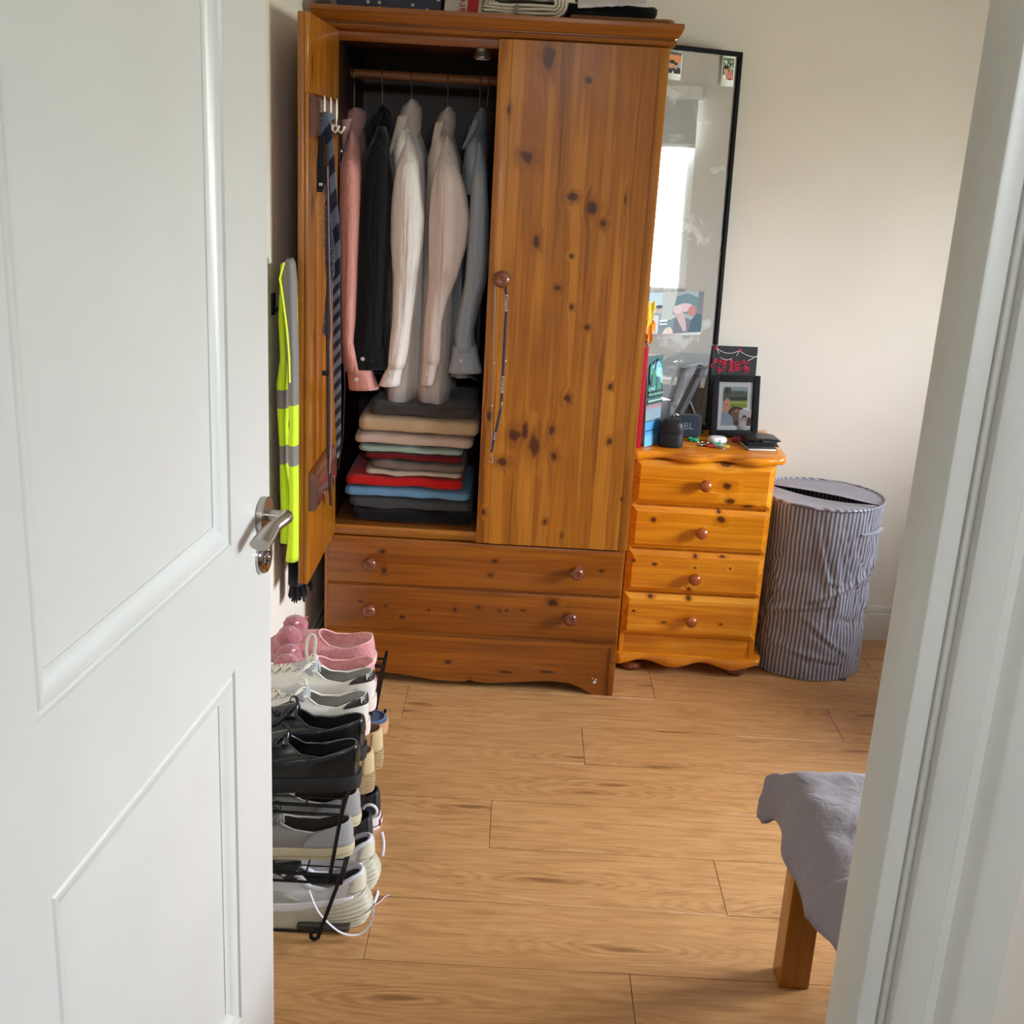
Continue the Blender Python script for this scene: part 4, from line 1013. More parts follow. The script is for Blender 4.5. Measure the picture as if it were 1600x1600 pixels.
# folded towel: long strips of towelling folded back on themselves
def fold_path(x0, x1, z, h, turns, th):
    pts = []; n = turns
    top = z + h
    for i in range(n):
        zi = z + th * (.5 + i); zo = z + h - th * (.5 + i)
        pts.append((i, zi, zo))
    return pts
TW = cloth(S(212, 204, 188), 'cream_towelling', weave=300, amt=.16)
tw = thing('folded_towel', 'thick cream towel folded over with a grey label, on the wardrobe top', 'towel', (-.03, 3.22, ZW))
for i in range(4):
    th = .011; r = .034 - i * .0082; xc = .030; zc = ZW + .036
    P = [(-.150 + i * .006 + .004 * (i % 2), zc - r)] + [(lerp(-.14, xc, k / 6), zc - r + .0015 * math.sin(k + i)) for k in range(7)] + [(xc + r * math.sin(a), zc - r * math.cos(a)) for a in [PI * k / 10 for k in range(1, 10)]] + [(lerp(xc, -.13 + i * .01, k / 6), zc + r + .002 * math.sin(k * 1.3 + i)) for k in range(7)]
    mb = MB(); rings = []
    for j in range(13):
        y = lerp(3.105, 3.36, j / 12); ring = []
        e = .0052 * (1 if 0 < j < 12 else .55)
        for (x, z), (xa, za), (xb, zb_) in zip(P, [P[0]] + P[:-1], P[1:] + [P[-1]]):
            d = Vector((xb - xa, 0, zb_ - za)).normalized(); nn = Vector((-d.z, 0, d.x)); w = .0014 * noise.noise(Vector((x * 60, j * .9, i * 7 + z * 40)))
            ring.append((Vector((x, y, z)), nn, e, w))
        rings.append([tuple(c + nn * (e + w)) for c, nn, e, w in ring] + [tuple(c - nn * (e - w)) for c, nn, e, w in ring[::-1]])
    for rg in rings:
        for k, pnt in enumerate(rg):
            if pnt[2] < ZW + .0005: rg[k] = (pnt[0], pnt[1], ZW + .0005)
    mb.loft(rings); obj('towel_layer', mb, TW, tw, sharp=70)
mb = MB(); q = at(808, 14, 3.10); mb.grid(lambda u, v: (q.x + (u - .5) * .010 - v * .006, 3.0975 - .004 * math.sin(v * 3), q.z + .010 - v * .030), 2, 6); obj('care_label', mb, plain(S(130, 128, 122), .7), tw, solid=.0006, sharp=0)
# folded clothes heap: tan cloth at the bottom, black garment, white laundry on top
def folded(name, label, cat, x0, x1, y0, y1, z0, z1, m, seed, grp=None, bow=.004, layers=2, skew=0, tag_=True, lump=.0025, tilt=0):
    """a folded garment: a soft slab with a rolled front edge, split by fold lines"""
    mb = MB(); nx, n = 30, 30; rings = []
    for i in range(nx + 1):
        u = i / nx; x = lerp(x0, x1, u); e = min(u, 1 - u)
        en = min(1, e / .05); k = math.sqrt(max(0, 1 - (1 - en) ** 2)) if en < 1 else 1
        k = max(.25, k)
        zc = (z0 + z1) / 2 + bow * math.sin(PI * u) * .5 + tilt * (u - .5) + lump * noise.noise(Vector((u * 4, seed, 1)))
        h = (z1 - z0) / 2 * (.55 + .45 * k)
        yy0 = y0 + .012 * (1 - k) + .004 * noise.noise(Vector((u * 5, seed, 3))) + skew * (u - .5)
        ring = []
        for j in range(n):
            a = 2 * PI * j / n; c, s_ = math.cos(a), math.sin(a)
            X = math.copysign(abs(c) ** .30, c); Z = math.copysign(abs(s_) ** .62, s_)
            fold = 0
            if c < 0: fold = .0035 * math.exp(-(s_ * layers * 2.2) ** 2) if layers > 1 else 0
            yv = lerp(yy0, y1, .5 + .5 * X) + fold + .0015 * noise.noise(Vector((u * 14, a * 2, seed)))
            zv = zc + h * Z + (lump * .8) * noise.noise(Vector((u * 7, a * 1.2, seed + 9))) * (1 if c < .6 else 0)
            ring.append((x, yv, zv))
        rings.append(ring)
    mb.loft(rings)
    o = obj(name, mb, m, None, sharp=0)
    return tag(o, label, cat, grp)
folded('brown_cloth', 'folded tan cloth lying flat on the right end of the wardrobe top', 'cloth', .075, .336, 3.115, 3.45, ZW, ZW + .016, cloth(S(138, 96, 60), 'tan_cloth'), 31, bow=0, layers=1, lump=.001)
folded('black_trousers', 'black folded trousers under the white laundry on the wardrobe', 'trousers', .040, .292, 3.13, 3.42, ZW + .0165, ZW + .046, cloth(S(16, 16, 20), 'black_cloth'), 12, lump=.003, bow=.0)
mb = MB()
def ll(u, v):
    x = lerp(.092, .262, u); y = lerp(3.098, 3.40, v)
    top_ = ZW + .052 + .022 * math.sin(min(1, v * 2.5) * PI / 2) + .010 * noise.noise(Vector((x * 18, y * 18, 2))) + .006 * noise.noise(Vector((x * 50, y * 40, 5)))
    if v < .14: top_ = lerp(ZW + .026 + .016 * u + .006 * abs(noise.noise(Vector((x * 40, 0, 8)))), top_, (v / .14) ** .7)
    return (x, y + .006 * noise.noise(Vector((x * 30, v * 3, 3))), top_)
mb.grid(ll, 60, 40)
tag(obj('white_laundry', mb, cloth(S(206, 200, 206), 'white_laundry_cotton'), solid=.003, sharp=0), 'crumpled white laundry draped over the black trousers on the wardrobe', 'laundry')

# ================================================================ HANGING CLOTHES
RY, RZ = 3.37, 1.680
def ellring(cx, cy, z, rx, ry, n=28, seed=0, amp=0.0, freq=3, e=2.0):
    out = []
    for k in range(n):
        a = 2 * PI * k / n; w = 1 + amp * math.sin(freq * a + seed) * .5 + amp * noise.noise(Vector((math.cos(a) * 2, math.sin(a) * 2, z * 2.5 + seed))) * 1.6
        c, s_ = math.cos(a), math.sin(a)
        out.append((cx + rx * w * math.copysign(abs(c) ** (2 / e), c), cy + ry * (1 + (w - 1) * .4) * math.copysign(abs(s_) ** (2 / e), s_), z))
    return out
def hanger(cx, ztop, wood, label, dark=False):
    t = thing('clothes_hanger', label, 'hanger', (cx, RY, RZ), 'clothes hangers on the rail')
    mb = MB(); r = .0185
    P = [(cx, RY + r * math.cos(a), RZ + r * math.sin(a) - .002) for a in [math.radians(d) for d in range(200, -61, -20)]]
    P = [(cx, RY + .002 + (r) * math.cos(a), RZ - .0035 + r * math.sin(a) * .98) for a in [math.radians(d) for d in range(-10, 231, 20)]]
    P += [(cx, RY - .004, RZ - .03), (cx, RY, RZ - .045), (cx, RY, ztop)]
    mb.tube(P, .0016, 8); obj('hook', mb, STEEL, t)
    mb = MB(); mb.tube([(cx, RY - .150, ztop - .060), (cx, RY - .09, ztop - .030), (cx, RY - .03, ztop - .006), (cx, RY, ztop), (cx, RY + .03, ztop - .006), (cx, RY + .09, ztop - .028), (cx, RY + .175, ztop - .065)], .006, 8, rh=.004)
    obj('hanger_arm', mb, plain(S(30, 28, 28), .5) if dark else plain(S(196, 190, 180), .4), t)
    return t
def shirt(label, cat, cx, ztop, col, sleeve, cuff, hem, seed, crow=None, collar_w=.030, name='shirt', collar=None, body_rx=.030, cuffcol=None, grp='clothes hanging in the wardrobe', btn=True):
    """sleeve: rows (py, xl, xr) seen in the plane of the front sleeve; hem: height of the hem; ztop: top of the collar"""
    t = thing(name, label, cat, (cx, RY, ztop), grp)
    m = cloth(col, name + '_cloth', weave=700, fold=.012)
    # body
    n = 20; rings = []; zs = ztop - .045
    prof = [(0, .045, .020), (.012, .075, .022), (.03, .125, .026), (.055, .172, .028), (.085, .188, body_rx), (.2, .182, body_rx * 1.15), (.4, .182, body_rx * 1.25), (.6, .186, body_rx * 1.3), (.62, .186, body_rx * 1.3), (.9, .19, body_rx * 1.35)]
    tot = zs - hem
    for i in range(n + 1):
        d = tot * (i / n) ** 1.25; ry, rx = interp([(q[0], q[1], q[2]) for q in prof], d)
        zz = zs - d
        ring = ellring(cx + .006 * math.sin(d * 6 + seed), RY, zz, rx, ry, 40, seed, .16 if d > .1 else .05, 5)
        if i == n: ring = [(x, y, z - .018 * math.sin((y - RY) * 17 + seed)) for x, y, z in ring]
        rings.append(ring)
    mb = MB(); mb.loft(rings, cap=False); obj('body', mb, m, t, solid=.0012, sharp=0)
    # front sleeve: widths taken at its own depth
    YS = 3.155; rows = []
    for py, xl, xr in sleeve:
        a, b = at(xl, py, YS), at(xr, py, YS); rows.append((-a.z, (a.x + b.x) / 2, (b.x - a.x) / 2))
    rows.sort(); z0, z1 = rows[0][0], rows[-1][0]; n = 30; rings = []
    for i in range(n + 1):
        z = lerp(z0, z1, i / n); xc, hw = interp(rows, z)
        up = smooth((z - z0) / .10)
        yc = lerp(RY - .12, YS, up); ry = lerp(.05, .034, up)
        rings.append(ellring(xc, yc, -z, max(hw, .004), ry, 36, seed * 3 + 1, .11 * up, 5))
    mb = MB(); mb.loft(rings, cap=False); obj('sleeve', mb, m, t, solid=.0012, sharp=0)
    # cuff
    (y0, xa, xb), (y1, xc, xd) = cuff
    A, B, Cc, D = at(xa, y0, YS - .004), at(xb, y0, YS - .004), at(xc, y1, YS - .008), at(xd, y1, YS - .008)
    rings = []
    for i in range(7):
        u = i / 6; l = A.lerp(Cc, u); r = B.lerp(D, u); rings.append(ellring((l.x + r.x) / 2, l.y + .004, (l.z + r.z) / 2, (r.x - l.x) / 2, .030, 28, seed, .03, 2, 2.4))
        rings[-1] = [(x, y, z + (x - (l.x + r.x) / 2) * ((r.z - l.z) / max(.01, (r.x - l.x)))) for x, y, z in rings[-1]]
    mb = MB(); mb.loft(rings, cap=False); obj('cuff', mb, cloth(cuffcol, 'cuff_cloth') if cuffcol else m, t, solid=.0026, sharp=0)
    if btn:
        bp = A.lerp(B, .38).lerp(Cc.lerp(D, .38), .5); mb = MB(); mb.lathe([(0, 0), (.0045, 0), (.0055, .001), (.0045, .002), (.002, .0012), (0, .0012)], (bp.x, bp.y - .0275, bp.z), 'y', 16); obj('button', mb, plain(S(200, 200, 198), .3), t)
    # far sleeve
    rings = [ellring(cx + .01, RY + .19, lerp(zs - .10, hem + .04, i / 8), .024, .03, 18, seed + 5, .08, 3) for i in range(9)]
    mb = MB(); mb.loft(rings); obj('sleeve', mb, m, t, sharp=0)
    # collar: a band standing round the neck and a leaf folded down in front
    mc = cloth(collar, 'collar_cloth') if collar else m
    rings = []
    for k in range(17):
        py = lerp(crow[0][0], crow[-1][0], k / 16); xl, xr = interp(crow, py); e = k / 16; Yc = lerp(RY - .030, RY - .115, smooth(e)); a, b = at(xl, py, Yc), at(xr, py, Yc)
        rings.append(ellring((a.x + b.x) / 2, Yc + .02, a.z, max(.003, (b.x - a.x) / 2) * (.35 if k == 0 else (.75 if k == 1 else 1)), lerp(.05, .030, e), 26, seed, .04, 2))
    mb = MB(); mb.loft(rings, cap=False); obj('collar', mb, mc, t, solid=.002, sharp=0)
    # the leaf's loose edge: a second thin layer standing off the band
    rings = []
    for k in range(9):
        e = k / 8; py = lerp(lerp(crow[0][0], crow[-1][0], .30), crow[-1][0] + 2, e); xl, xr = interp(crow, py); Yc = RY - .150 + .01 * e; a, b = at(xl, py, Yc), at(xr, py, Yc); m_ = lerp(.45, .30, e); c_ = lerp(a.x, b.x, m_)
        rings.append([(a.x - .002, Yc + .012, a.z), (a.x - .001, Yc - .002, a.z), (c_, Yc - .004, a.z + .004), (c_ + .001, Yc + .004, a.z + .004)])
    mb = MB(); mb.loft(rings); obj('collar_leaf', mb, mc, t, sharp=0)
    return t
hx = [at(553, 175, RY).x, at(597, 165, RY).x, at(643, 158, RY).x, at(699, 168, RY).x, at(749, 170, RY).x]
hanger(hx[0], 1.548, 0, 'silver-hooked hanger holding the pink shirt'); shirt('pink long-sleeved shirt hanging nearest the open door', 'shirt', hx[0], 1.590, S(214, 150, 140),
    [(205, 540, 548), (225, 535, 556), (260, 532, 564), (340, 531, 566), (450, 533, 562), (530, 534, 557), (580, 540, 575)], [(572, 542, 578), (608, 546, 591)], .90, 1.0, [(168, 547, 568), (176, 540, 571), (195, 533, 568), (230, 533, 552)], collar=S(200, 150, 146), body_rx=.026)
hanger(hx[1], 1.546, 0, 'silver-hooked hanger holding the black shirt'); shirt('black long-sleeved shirt with a pale cuff button, between pink and white shirts', 'shirt', hx[1] + .004, 1.588, S(17, 19, 22),
    [(196, 584, 596), (225, 574, 604), (280, 564, 612), (340, 559, 612), (440, 557, 606), (500, 556, 603), (530, 550, 604), (560, 547, 606)], [(540, 546, 606), (576, 545, 608)], .88, 2.3, [(164, 592, 606), (172, 586, 611), (195, 578, 613), (220, 580, 600)])
hanger(hx[2], 1.578, 0, 'black hanger holding the bright white shirt', True); shirt('bright white long-sleeved shirt, the middle one on the rail', 'shirt', hx[2] + .002, 1.626, S(244, 238, 233),
    [(206, 632, 636), (214, 629, 640), (228, 626, 647), (260, 620, 654), (300, 614, 659), (340, 611, 664), (385, 611, 660), (430, 614, 653), (500, 613, 644), (545, 608, 638), (574, 606, 631)], [(568, 607, 630), (602, 592, 624)], .826, 4.1, [(155, 638, 652), (162, 630, 657), (178, 623, 658), (200, 618, 657), (222, 612, 650), (243, 607, 614)], collar=S(206, 196, 184), body_rx=.048)
hanger(hx[3], 1.568, 0, 'silver-hooked hanger holding the cream shirt'); shirt('cream-pink long-sleeved shirt hanging between the white and grey-blue shirts', 'shirt', hx[3] - .004, 1.612, S(222, 206, 198),
    [(212, 694, 698), (225, 688, 706), (260, 682, 716), (300, 676, 728), (340, 673, 734), (380, 672, 730), (430, 671, 716), (465, 669, 702), (500, 664, 692), (566, 661, 689)], [(564, 662, 687), (600, 658, 678)], .805, 5.7, [(167, 696, 708), (174, 688, 711), (195, 680, 711), (222, 675, 704), (247, 673, 680)], collar=S(200, 186, 176), body_rx=.044)
hanger(hx[4], 1.563, 0, 'dark hanger holding the grey-blue shirt', True); shirt('grey-blue long-sleeved shirt with a flared cuff, hanging next to the closed door', 'shirt', hx[4] - .010, 1.608, S(156, 164, 174),
    [(222, 746, 750), (236, 742, 755), (270, 739, 760), (330, 735, 763), (400, 729, 762), (440, 726, 758), (480, 718, 746), (520, 711, 738), (548, 712, 742)], [(540, 709, 743), (582, 701, 753)], .875, 7.9, [(169, 748, 758), (176, 743, 760), (198, 737, 759), (218, 728, 752), (232, 722, 734)], collar=S(126, 134, 142), body_rx=.030)
nx_ = thing('jacket', 'dark navy jacket shoulder behind the grey-blue shirt at the right end of the rail', 'jacket', (-.095, RY, 1.55), 'clothes hanging in the wardrobe')
NV = cloth(S(30, 36, 50), 'navy_wool')
rings = [ellring(-.150, RY + .02, lerp(1.52, .92, i / 12), .026, lerp(.06, .19, smooth(i / 2.5)), 30, 3, .12, 4) for i in range(13)]
mb = MB(); mb.loft(rings); obj('body', mb, NV, nx_, sharp=0)
rings = [ellring(lerp(-.152, -.142, i / 12), RY - .13 - .04 * smooth(i / 4), lerp(1.47, .94, i / 12), .026, .035, 22, 5, .08, 3) for i in range(13)]
mb = MB(); mb.loft(rings); obj('sleeve', mb, NV, nx_, sharp=0)
mb = MB(); P = [(-.128 + (0), RY + .002 + .0185 * math.cos(a), RZ - .0035 + .0185 * math.sin(a)) for a in [math.radians(d) for d in range(-10, 231, 20)]] + [(-.128, RY - .003, RZ - .03), (-.130, RY, RZ - .05), (-.145, RY + .01, 1.515)]
mb.tube(P, .0016, 8); obj('hook', mb, STEEL, nx_)
rings = [ellring(-.470, RY + .04, lerp(1.50, .95, i / 12), .016, lerp(.05, .17, smooth(i / 2.5)), 30, 3, .12, 4) for i in range(13)]

# ================================================================ FOLDED CLOTHES on the wardrobe's shelf
st = [('black folded jumper at the very bottom of the pile', S(20, 20, 23), 550, 735, 797, 814), ('charcoal folded jumper second from the bottom of the pile', S(70, 70, 72), 545, 735, 778, 800),
      ('sky blue folded T-shirt directly below the red one', S(104, 150, 186), 538, 734, 762, 784), ('bright red folded T-shirt in the lower half of the pile', S(192, 24, 26), 540, 722, 743, 768),
      ('thin oatmeal folded T-shirt lying on the bright red one', S(186, 170, 152), 570, 720, 734, 750), ('taupe brown folded T-shirt in the middle of the pile', S(120, 104, 94), 580, 724, 720, 737),
      ('dark red folded T-shirt under the mint one', S(110, 16, 24), 570, 722, 708, 722), ('mint green folded T-shirt above the dark red one', S(150, 170, 158), 560, 722, 697, 711),
      ('pale pink-beige folded jumper in the upper half of the pile', S(196, 172, 158), 554, 738, 678, 700), ('tan cream folded jumper below the grey top one', S(190, 164, 130), 560, 748, 651, 680),
      ('dark grey folded jumper on top of the pile', S(66, 62, 60), 578, 742, 632, 654)]
YFd = 3.135
zprev = .4745
for i, (lab, c, xl, xr, yt, yb) in enumerate(st):
    a, b = at(xl, (yt + yb) / 2, YFd), at(xr, (yt + yb) / 2 + 4, YFd)
    zt = at((xl + xr) / 2, yt + 3, YFd).z
    zt = max(zt, zprev + .016)
    folded('folded_jumper' if 'jumper' in lab else 'folded_shirt', lab + ' inside the wardrobe' , 'jumper' if 'jumper' in lab else 't-shirt', a.x, b.x, YFd, 3.46, zprev + .0004, zt, cloth(c, 'knit', weave=500), 40 + i * 3.3, 'folded clothes in the wardrobe', bow=.0, layers=2, lump=.0042, tilt=0)
    zprev = zt

# ================================================================ TIES, BELT AND CORDS on the rack
def tie_mat(c1, c2, freq, ang=.8, dots=False):
    t = NT('tie_silk'); setb(t.b, Roughness=.55); co = t.coord(); sep = t.node('ShaderNodeSeparateXYZ'); t.link(co, sep.inputs[0])
    if dots:
        vo = t.node('ShaderNodeTexVoronoi'); t.link(co, vo.inputs['Vector']); vo.inputs['Scale'].default_value = 260; f = t.mr(vo.outputs['Distance'], .2, .45, 1, 0)
    else:
        f = t.mr(t.math('SINE', t.math('MULTIPLY', t.math('ADD', t.math('MULTIPLY', sep.outputs[0], 1.15), t.math('SUBTRACT', t.math('MULTIPLY', sep.outputs[1], -.3), sep.outputs[2])), freq)), -.15, .15)
    t.link(t.mix(f, c1, c2), t.b.inputs['Base Color']); t.bump(t.noise(co, 500, 2), .2, .001); return t.m
def ribbon(name, pts, w, th, m, par, local=False, twist=None, sharp=30, yoff=0):
    """pts = (px, py, Y, half width); strip faces the viewer"""
    mb = MB(); rings = []
    for i, (p, hw) in enumerate(zip(pts, w)):
        p = Vector(p); d = Vector((1, -.35, 0)).normalized() if twist is None else Vector(twist).normalized(); nn = Vector((.35, 1, 0)).normalized()
        rings.append([p - d * hw - nn * th * .3, p - nn * th, p + d * hw - nn * th * .3, p + d * hw + nn * th * .3, p + nn * th, p - d * hw + nn * th * .3])
    mb.loft(rings); return obj(name, mb, m, par, sharp=sharp)
def P2(px, py, Y): return at(px, py, Y)
def tie(label, rows, m, Y, mback=None, short=None):
    t = thing('necktie', label, 'tie', P2(rows[0][1], rows[0][0], Y), 'ties on the open wardrobe door')
    pts, w = [], []
    for i in range(40):
        py = lerp(rows[0][0], rows[-1][0], i / 39); xl, xr = interp(rows, py); a, b = at(xl, py, Y), at(xr, py, Y)
        pts.append(Vector(((a.x + b.x) / 2, Y + .004 * math.sin(i * .25), a.z))); w.append(max(.002, (b.x - a.x) / 2 * 1.05))
    ribbon('blade', pts, w, .003, m, t)
    return t
NAVY, NAVY2 = tie_mat(S(26, 32, 60), S(112, 120, 138), 78), tie_mat(S(30, 36, 66), S(122, 130, 150), 190)
t = tie('navy tie with broad grey diagonal stripes hanging from the upper rack', [(176, 504, 513), (186, 499, 516), (230, 500, 522), (300, 506, 527), (360, 511, 531), (425, 516, 532), (436, 521, 531)], NAVY, 2.735)
pts, w = [], []
for i in range(34):
    py = lerp(400, 716, i / 33); xl, xr = interp([(400, 519, 531), (520, 520, 532), (600, 521, 533), (680, 524, 533), (704, 525, 531), (716, 527, 528)], py); a, b = at(xl, py, 2.748), at(xr, py, 2.748)
    pts.append(Vector(((a.x + b.x) / 2, 2.748, a.z))); w.append(max(.0015, (b.x - a.x) / 2))
ribbon('tail', pts, w, .0025, NAVY2, t)
mb = MB(); kx = at(508, 180, 2.735); mb.tube([kx + Vector((-.012, 0, -.010)), kx + Vector((-.008, .012, .004)), kx + Vector((.004, .018, .008)), kx + Vector((.012, .010, .0)), kx + Vector((.012, 0, -.012))], .009, 8, rh=.002, up=(0, 0, 1)); obj('neck_loop', mb, NAVY, t)
tie('narrow dark grey dotted tie, left of the striped tie', [(320, 506, 514), (380, 506, 522), (425, 509, 524), (440, 511, 519), (480, 507, 518), (520, 503, 517), (530, 512, 516)], tie_mat(S(70, 74, 84), S(150, 156, 164), 1, dots=True), 2.715)
tie('short black tie end with a small white label, behind the striped tie', [(212, 496, 506), (240, 496, 507), (290, 494, 507), (300, 495, 504)], cloth(S(34, 34, 36), 'black_silk'), 2.712)
q = at(501, 288, 2.706); mb = MB(); mb.box(q.x - .004, q.x + .004, 2.7065, 2.7085, q.z - .003, q.z + .003)
obj('care_label', mb, plain(S(190, 188, 180), .7), bpy.data.objects['necktie.002'])
t = thing('belt', 'dark brown leather belt hanging full length beside the ties', 'belt', at(512, 235, 2.70), None)
pts = [at(x, y, 2.705) for x, y in ((510, 225), (513, 300), (513, 420), (512, 520), (513, 620), (513, 700), (515, 745), (517, 790))]
ribbon('strap', pts, [.0045] * 7 + [.003], .002, plain(S(44, 22, 20), .35, coat=.2), t)
q = at(507, 583, 2.70); mb = MB(); mb.box(q.x - .006, q.x + .008, 2.697, 2.704, q.z - .006, q.z + .006, .0015); obj('buckle', mb, BLACKM, t)
t = thing('shoelace_cord', 'thin pale lilac cord hanging beside the brown belt', 'cord', at(518, 440, 2.69))
mb = MB(); mb.tube([at(x, y, 2.695) for x, y in ((512, 260), (515, 420), (517, 500), (518, 600), (517, 690), (515, 740))], .0012, 6); obj('cord', mb, cloth(S(150, 130, 150), 'lilac_cord'), t)
t = thing('necklace_cord', 'thin dark cord looping down in front of the pink shirt', 'cord', at(530, 230, 2.95))
mb = MB(); mb.tube([at(x, y, 2.95) for x, y in ((530, 226), (532, 300), (533, 400), (535, 520), (539, 600), (536, 680), (528, 735))], .0013, 6); obj('cord', mb, plain(S(40, 26, 26), .4), t)
mb = MB(); q = at(533, 236, 2.95); mb.sphere(tuple(q), .0042, 10, 8); obj('bead', mb, CHROME, t)

# ================================================================ LANYARD on the closed door's knob
t = thing('lanyard', 'dark blue lanyard with white lettering and metal clip, looped over the wardrobe knob', 'lanyard', (KX, 3.06, KZ))
LB = plain(S(44, 40, 74), .6, name='lanyard_blue'); YL = 3.066
yk = 3.0775 - .012
def lan(rows): return [at(x, y, YL) for x, y in rows]
R_ = lan([(790, 447), (792, 470), (790, 500), (788, 540), (786, 580), (784, 620), (782, 640), (776, 668), (771, 690), (768, 706)])
L_ = lan([(773, 447), (772, 500), (770, 560), (769, 610), (768, 650), (767, 680), (768, 706)])
top = [Vector((KX + .0205 * math.cos(a) * -1, yk + .002, KZ + .0195 * math.sin(a))) for a in [PI * k / 10 for k in range(1, 10)]]
mb = MB(); mb.tube(top[::1], .0026, 8, rh=.0010, up=(0, 1, 0)); obj('loop', mb, LB, t)
tr = top[-1]; tl_ = top[0]
def strap(name, P, w, m): 
    mb = MB(); mb.tube(P, w, 6, rh=.0007, up=(0, 1, .0)); return obj(name, mb, m, t)
if tr.x > tl_.x: strap('strap', [tr] + R_, .0034, LB); strap('cord', [tl_] + L_, .0014, plain(S(120, 104, 100), .5))
else: strap('strap', [tl_] + R_, .0034, LB); strap('cord', [tr] + L_, .0014, plain(S(120, 104, 100), .5))
WL = plain(S(225, 222, 228), .5)
for (x0, y0, x1, y1) in ((791.5, 455, 790.5, 492), (786.5, 580, 783.5, 622), (775, 672, 771, 690)):
    a, b = at(x0, y0, YL), at(x1, y1, YL); c = (a + b) / 2 - t.location; d = b - a; ang = math.atan2(d.z, d.x)
    text('lettering', 'RYANAIR', .0058 if y0 > 650 else .0105, Matrix.Translation((c.x, c.y - .0012, c.z)) @ Matrix.Rotation(PI / 2, 4, 'X') @ Matrix.Rotation(ang, 4, 'Z'), WL, t, .0002, space=.8 + .35 * (d.length / .085) * (1 if y0 < 650 else 1))
for px, py in ((771, 567), (768, 634)):
    q = at(px, py, YL); mb = MB(); mb.sphere(tuple(q), .003, 10, 8); obj('bead', mb, STEEL, t)
for px, py, dy in ((789, 565, 8), (783, 634, 12)):
    q = at(px, py, YL - .001); mb = MB(); mb.box(q.x - .0032, q.x + .0032, q.y - .0015, q.y + .0012, q.z - dy * .0009, q.z + dy * .0009, .0006, 1); obj('buckle', mb, STEEL, t)
q = at(768, 716, YL)
mb = MB(); mb.tube([(q.x, q.y, q.z + .014), (q.x + .001, q.y, q.z + .006), (q.x + .0045, q.y, q.z - .002), (q.x + .003, q.y, q.z - .012), (q.x - .001, q.y, q.z - .015), (q.x - .0045, q.y, q.z - .010), (q.x - .004, q.y, q.z - .005)], .0016, 8)
obj('clip', mb, CHROME, t)

# ================================================================ HI-VIS VEST AND SCARF on the left wall
VM = vcol(.6, 'hi_vis_fabric', 90, .2)
LIME, GREY, EDGE = S(200, 228, 14), S(122, 116, 112), S(232, 250, 60)
vest = thing('hi_vis_vest', 'lime yellow high-visibility vest with grey reflective bands, hanging behind the open wardrobe door', 'vest', (-.55, 2.68, 1.18))
def lobe(name, rows, Y, depth, cols, seed):
    mb = MB(); n = 60; z0 = rows[0][0]; z1 = rows[-1][0]; R = []
    for i in range(n + 1):
        py = lerp(z0, z1, i / n); xl, xr = interp(rows, py); a, b = at(xl, py, Y), at(xr, py, Y)
        R.append((py, ellring((a.x + b.x) / 2, Y + depth * .4, a.z, (b.x - a.x) / 2, depth, 26, seed, .10, 3)))
    for (p0, r0), (p1, r1) in zip(R, R[1:]):
        pm_ = (p0 + p1) / 2
        c = LIME
        for lim, cc in cols:
            if pm_ >= lim: c = cc
        mb.cur = c; mb.loft([r0, r1], cap=False)
    bmesh.ops.remove_doubles(mb.bm, verts=mb.bm.verts[:], dist=.00005)
    return obj(name, mb, VM, vest, solid=.001, sharp=0)
lobe('left_front', [(412, 439, 444), (440, 437, 447), (500, 434, 450), (560, 437, 452), (600, 431, 451), (640, 432, 450), (665, 434, 448), (690, 436, 449), (722, 437, 449), (760, 437, 456), (800, 438, 460), (846, 437, 461)], 2.668, .026, [(0, LIME), (608, GREY), (638, LIME), (691, GREY), (723, LIME)], 1)
lobe('right_front', [(404, 449, 456), (412, 444, 460), (440, 442, 463), (500, 445, 464), (580, 449, 465), (630, 450, 465), (660, 452, 465), (693, 450, 465), (723, 450, 465), (780, 452, 465), (840, 450, 465), (876, 446, 465)], 2.628, .022, [(0, GREY), (631, LIME), (694, GREY), (724, LIME)], 4)
mb = MB(); mb.tube([at(x, y, 2.60) for x, y in ((444, 410), (440, 425), (437, 436), (440, 450), (444, 480), (449, 520), (452, 560), (453, 598))], .0022, 6); obj('piping', mb, plain(EDGE, .5), vest)
mb = MB(); mb.tube([at(x, y, 2.635) for x, y in ((460, 424), (463, 460), (464, 500), (463, 540))], .0022, 6); obj('piping', mb, plain(EDGE, .5), vest)
t = thing('coat_hook', 'small dark coat hook on the left wall holding the vest and scarf', 'hook', (XL, 2.70, 1.13))
obj('plate', MB().box(XL, XL + .005, 2.685, 2.715, 1.11, 1.16, .002), BLACKM, t)
mb = MB(); mb.tube([(XL + .004, 2.70, 1.13), (XL + .015, 2.70, 1.118), (XL + .026, 2.70, 1.122), (XL + .030, 2.70, 1.135)], .004, 8); obj('prong', mb, BLACKM, t)
scarf = thing('scarf', 'black knitted scarf with a fringe hanging below the yellow vest', 'scarf', (-.55, 2.78, .6))
SCM = cloth(S(16, 16, 19), 'black_knit', weave=250)
rings = []
for i in range(20):
    py = lerp(500, 915, i / 19); a, b = at(447, py, 2.76), at(463 if py < 880 else 474, py, 2.76)
    rings.append(ellring((a.x + b.x) / 2, 2.79, a.z, (b.x - a.x) / 2 * .95, .035, 26, i * .0 + 2, .12, 5))
mb = MB(); mb.loft(rings); obj('scarf_body', mb, SCM, scarf, sharp=0)
mb = MB(); rr = random.Random(3)
last = rings[-1]
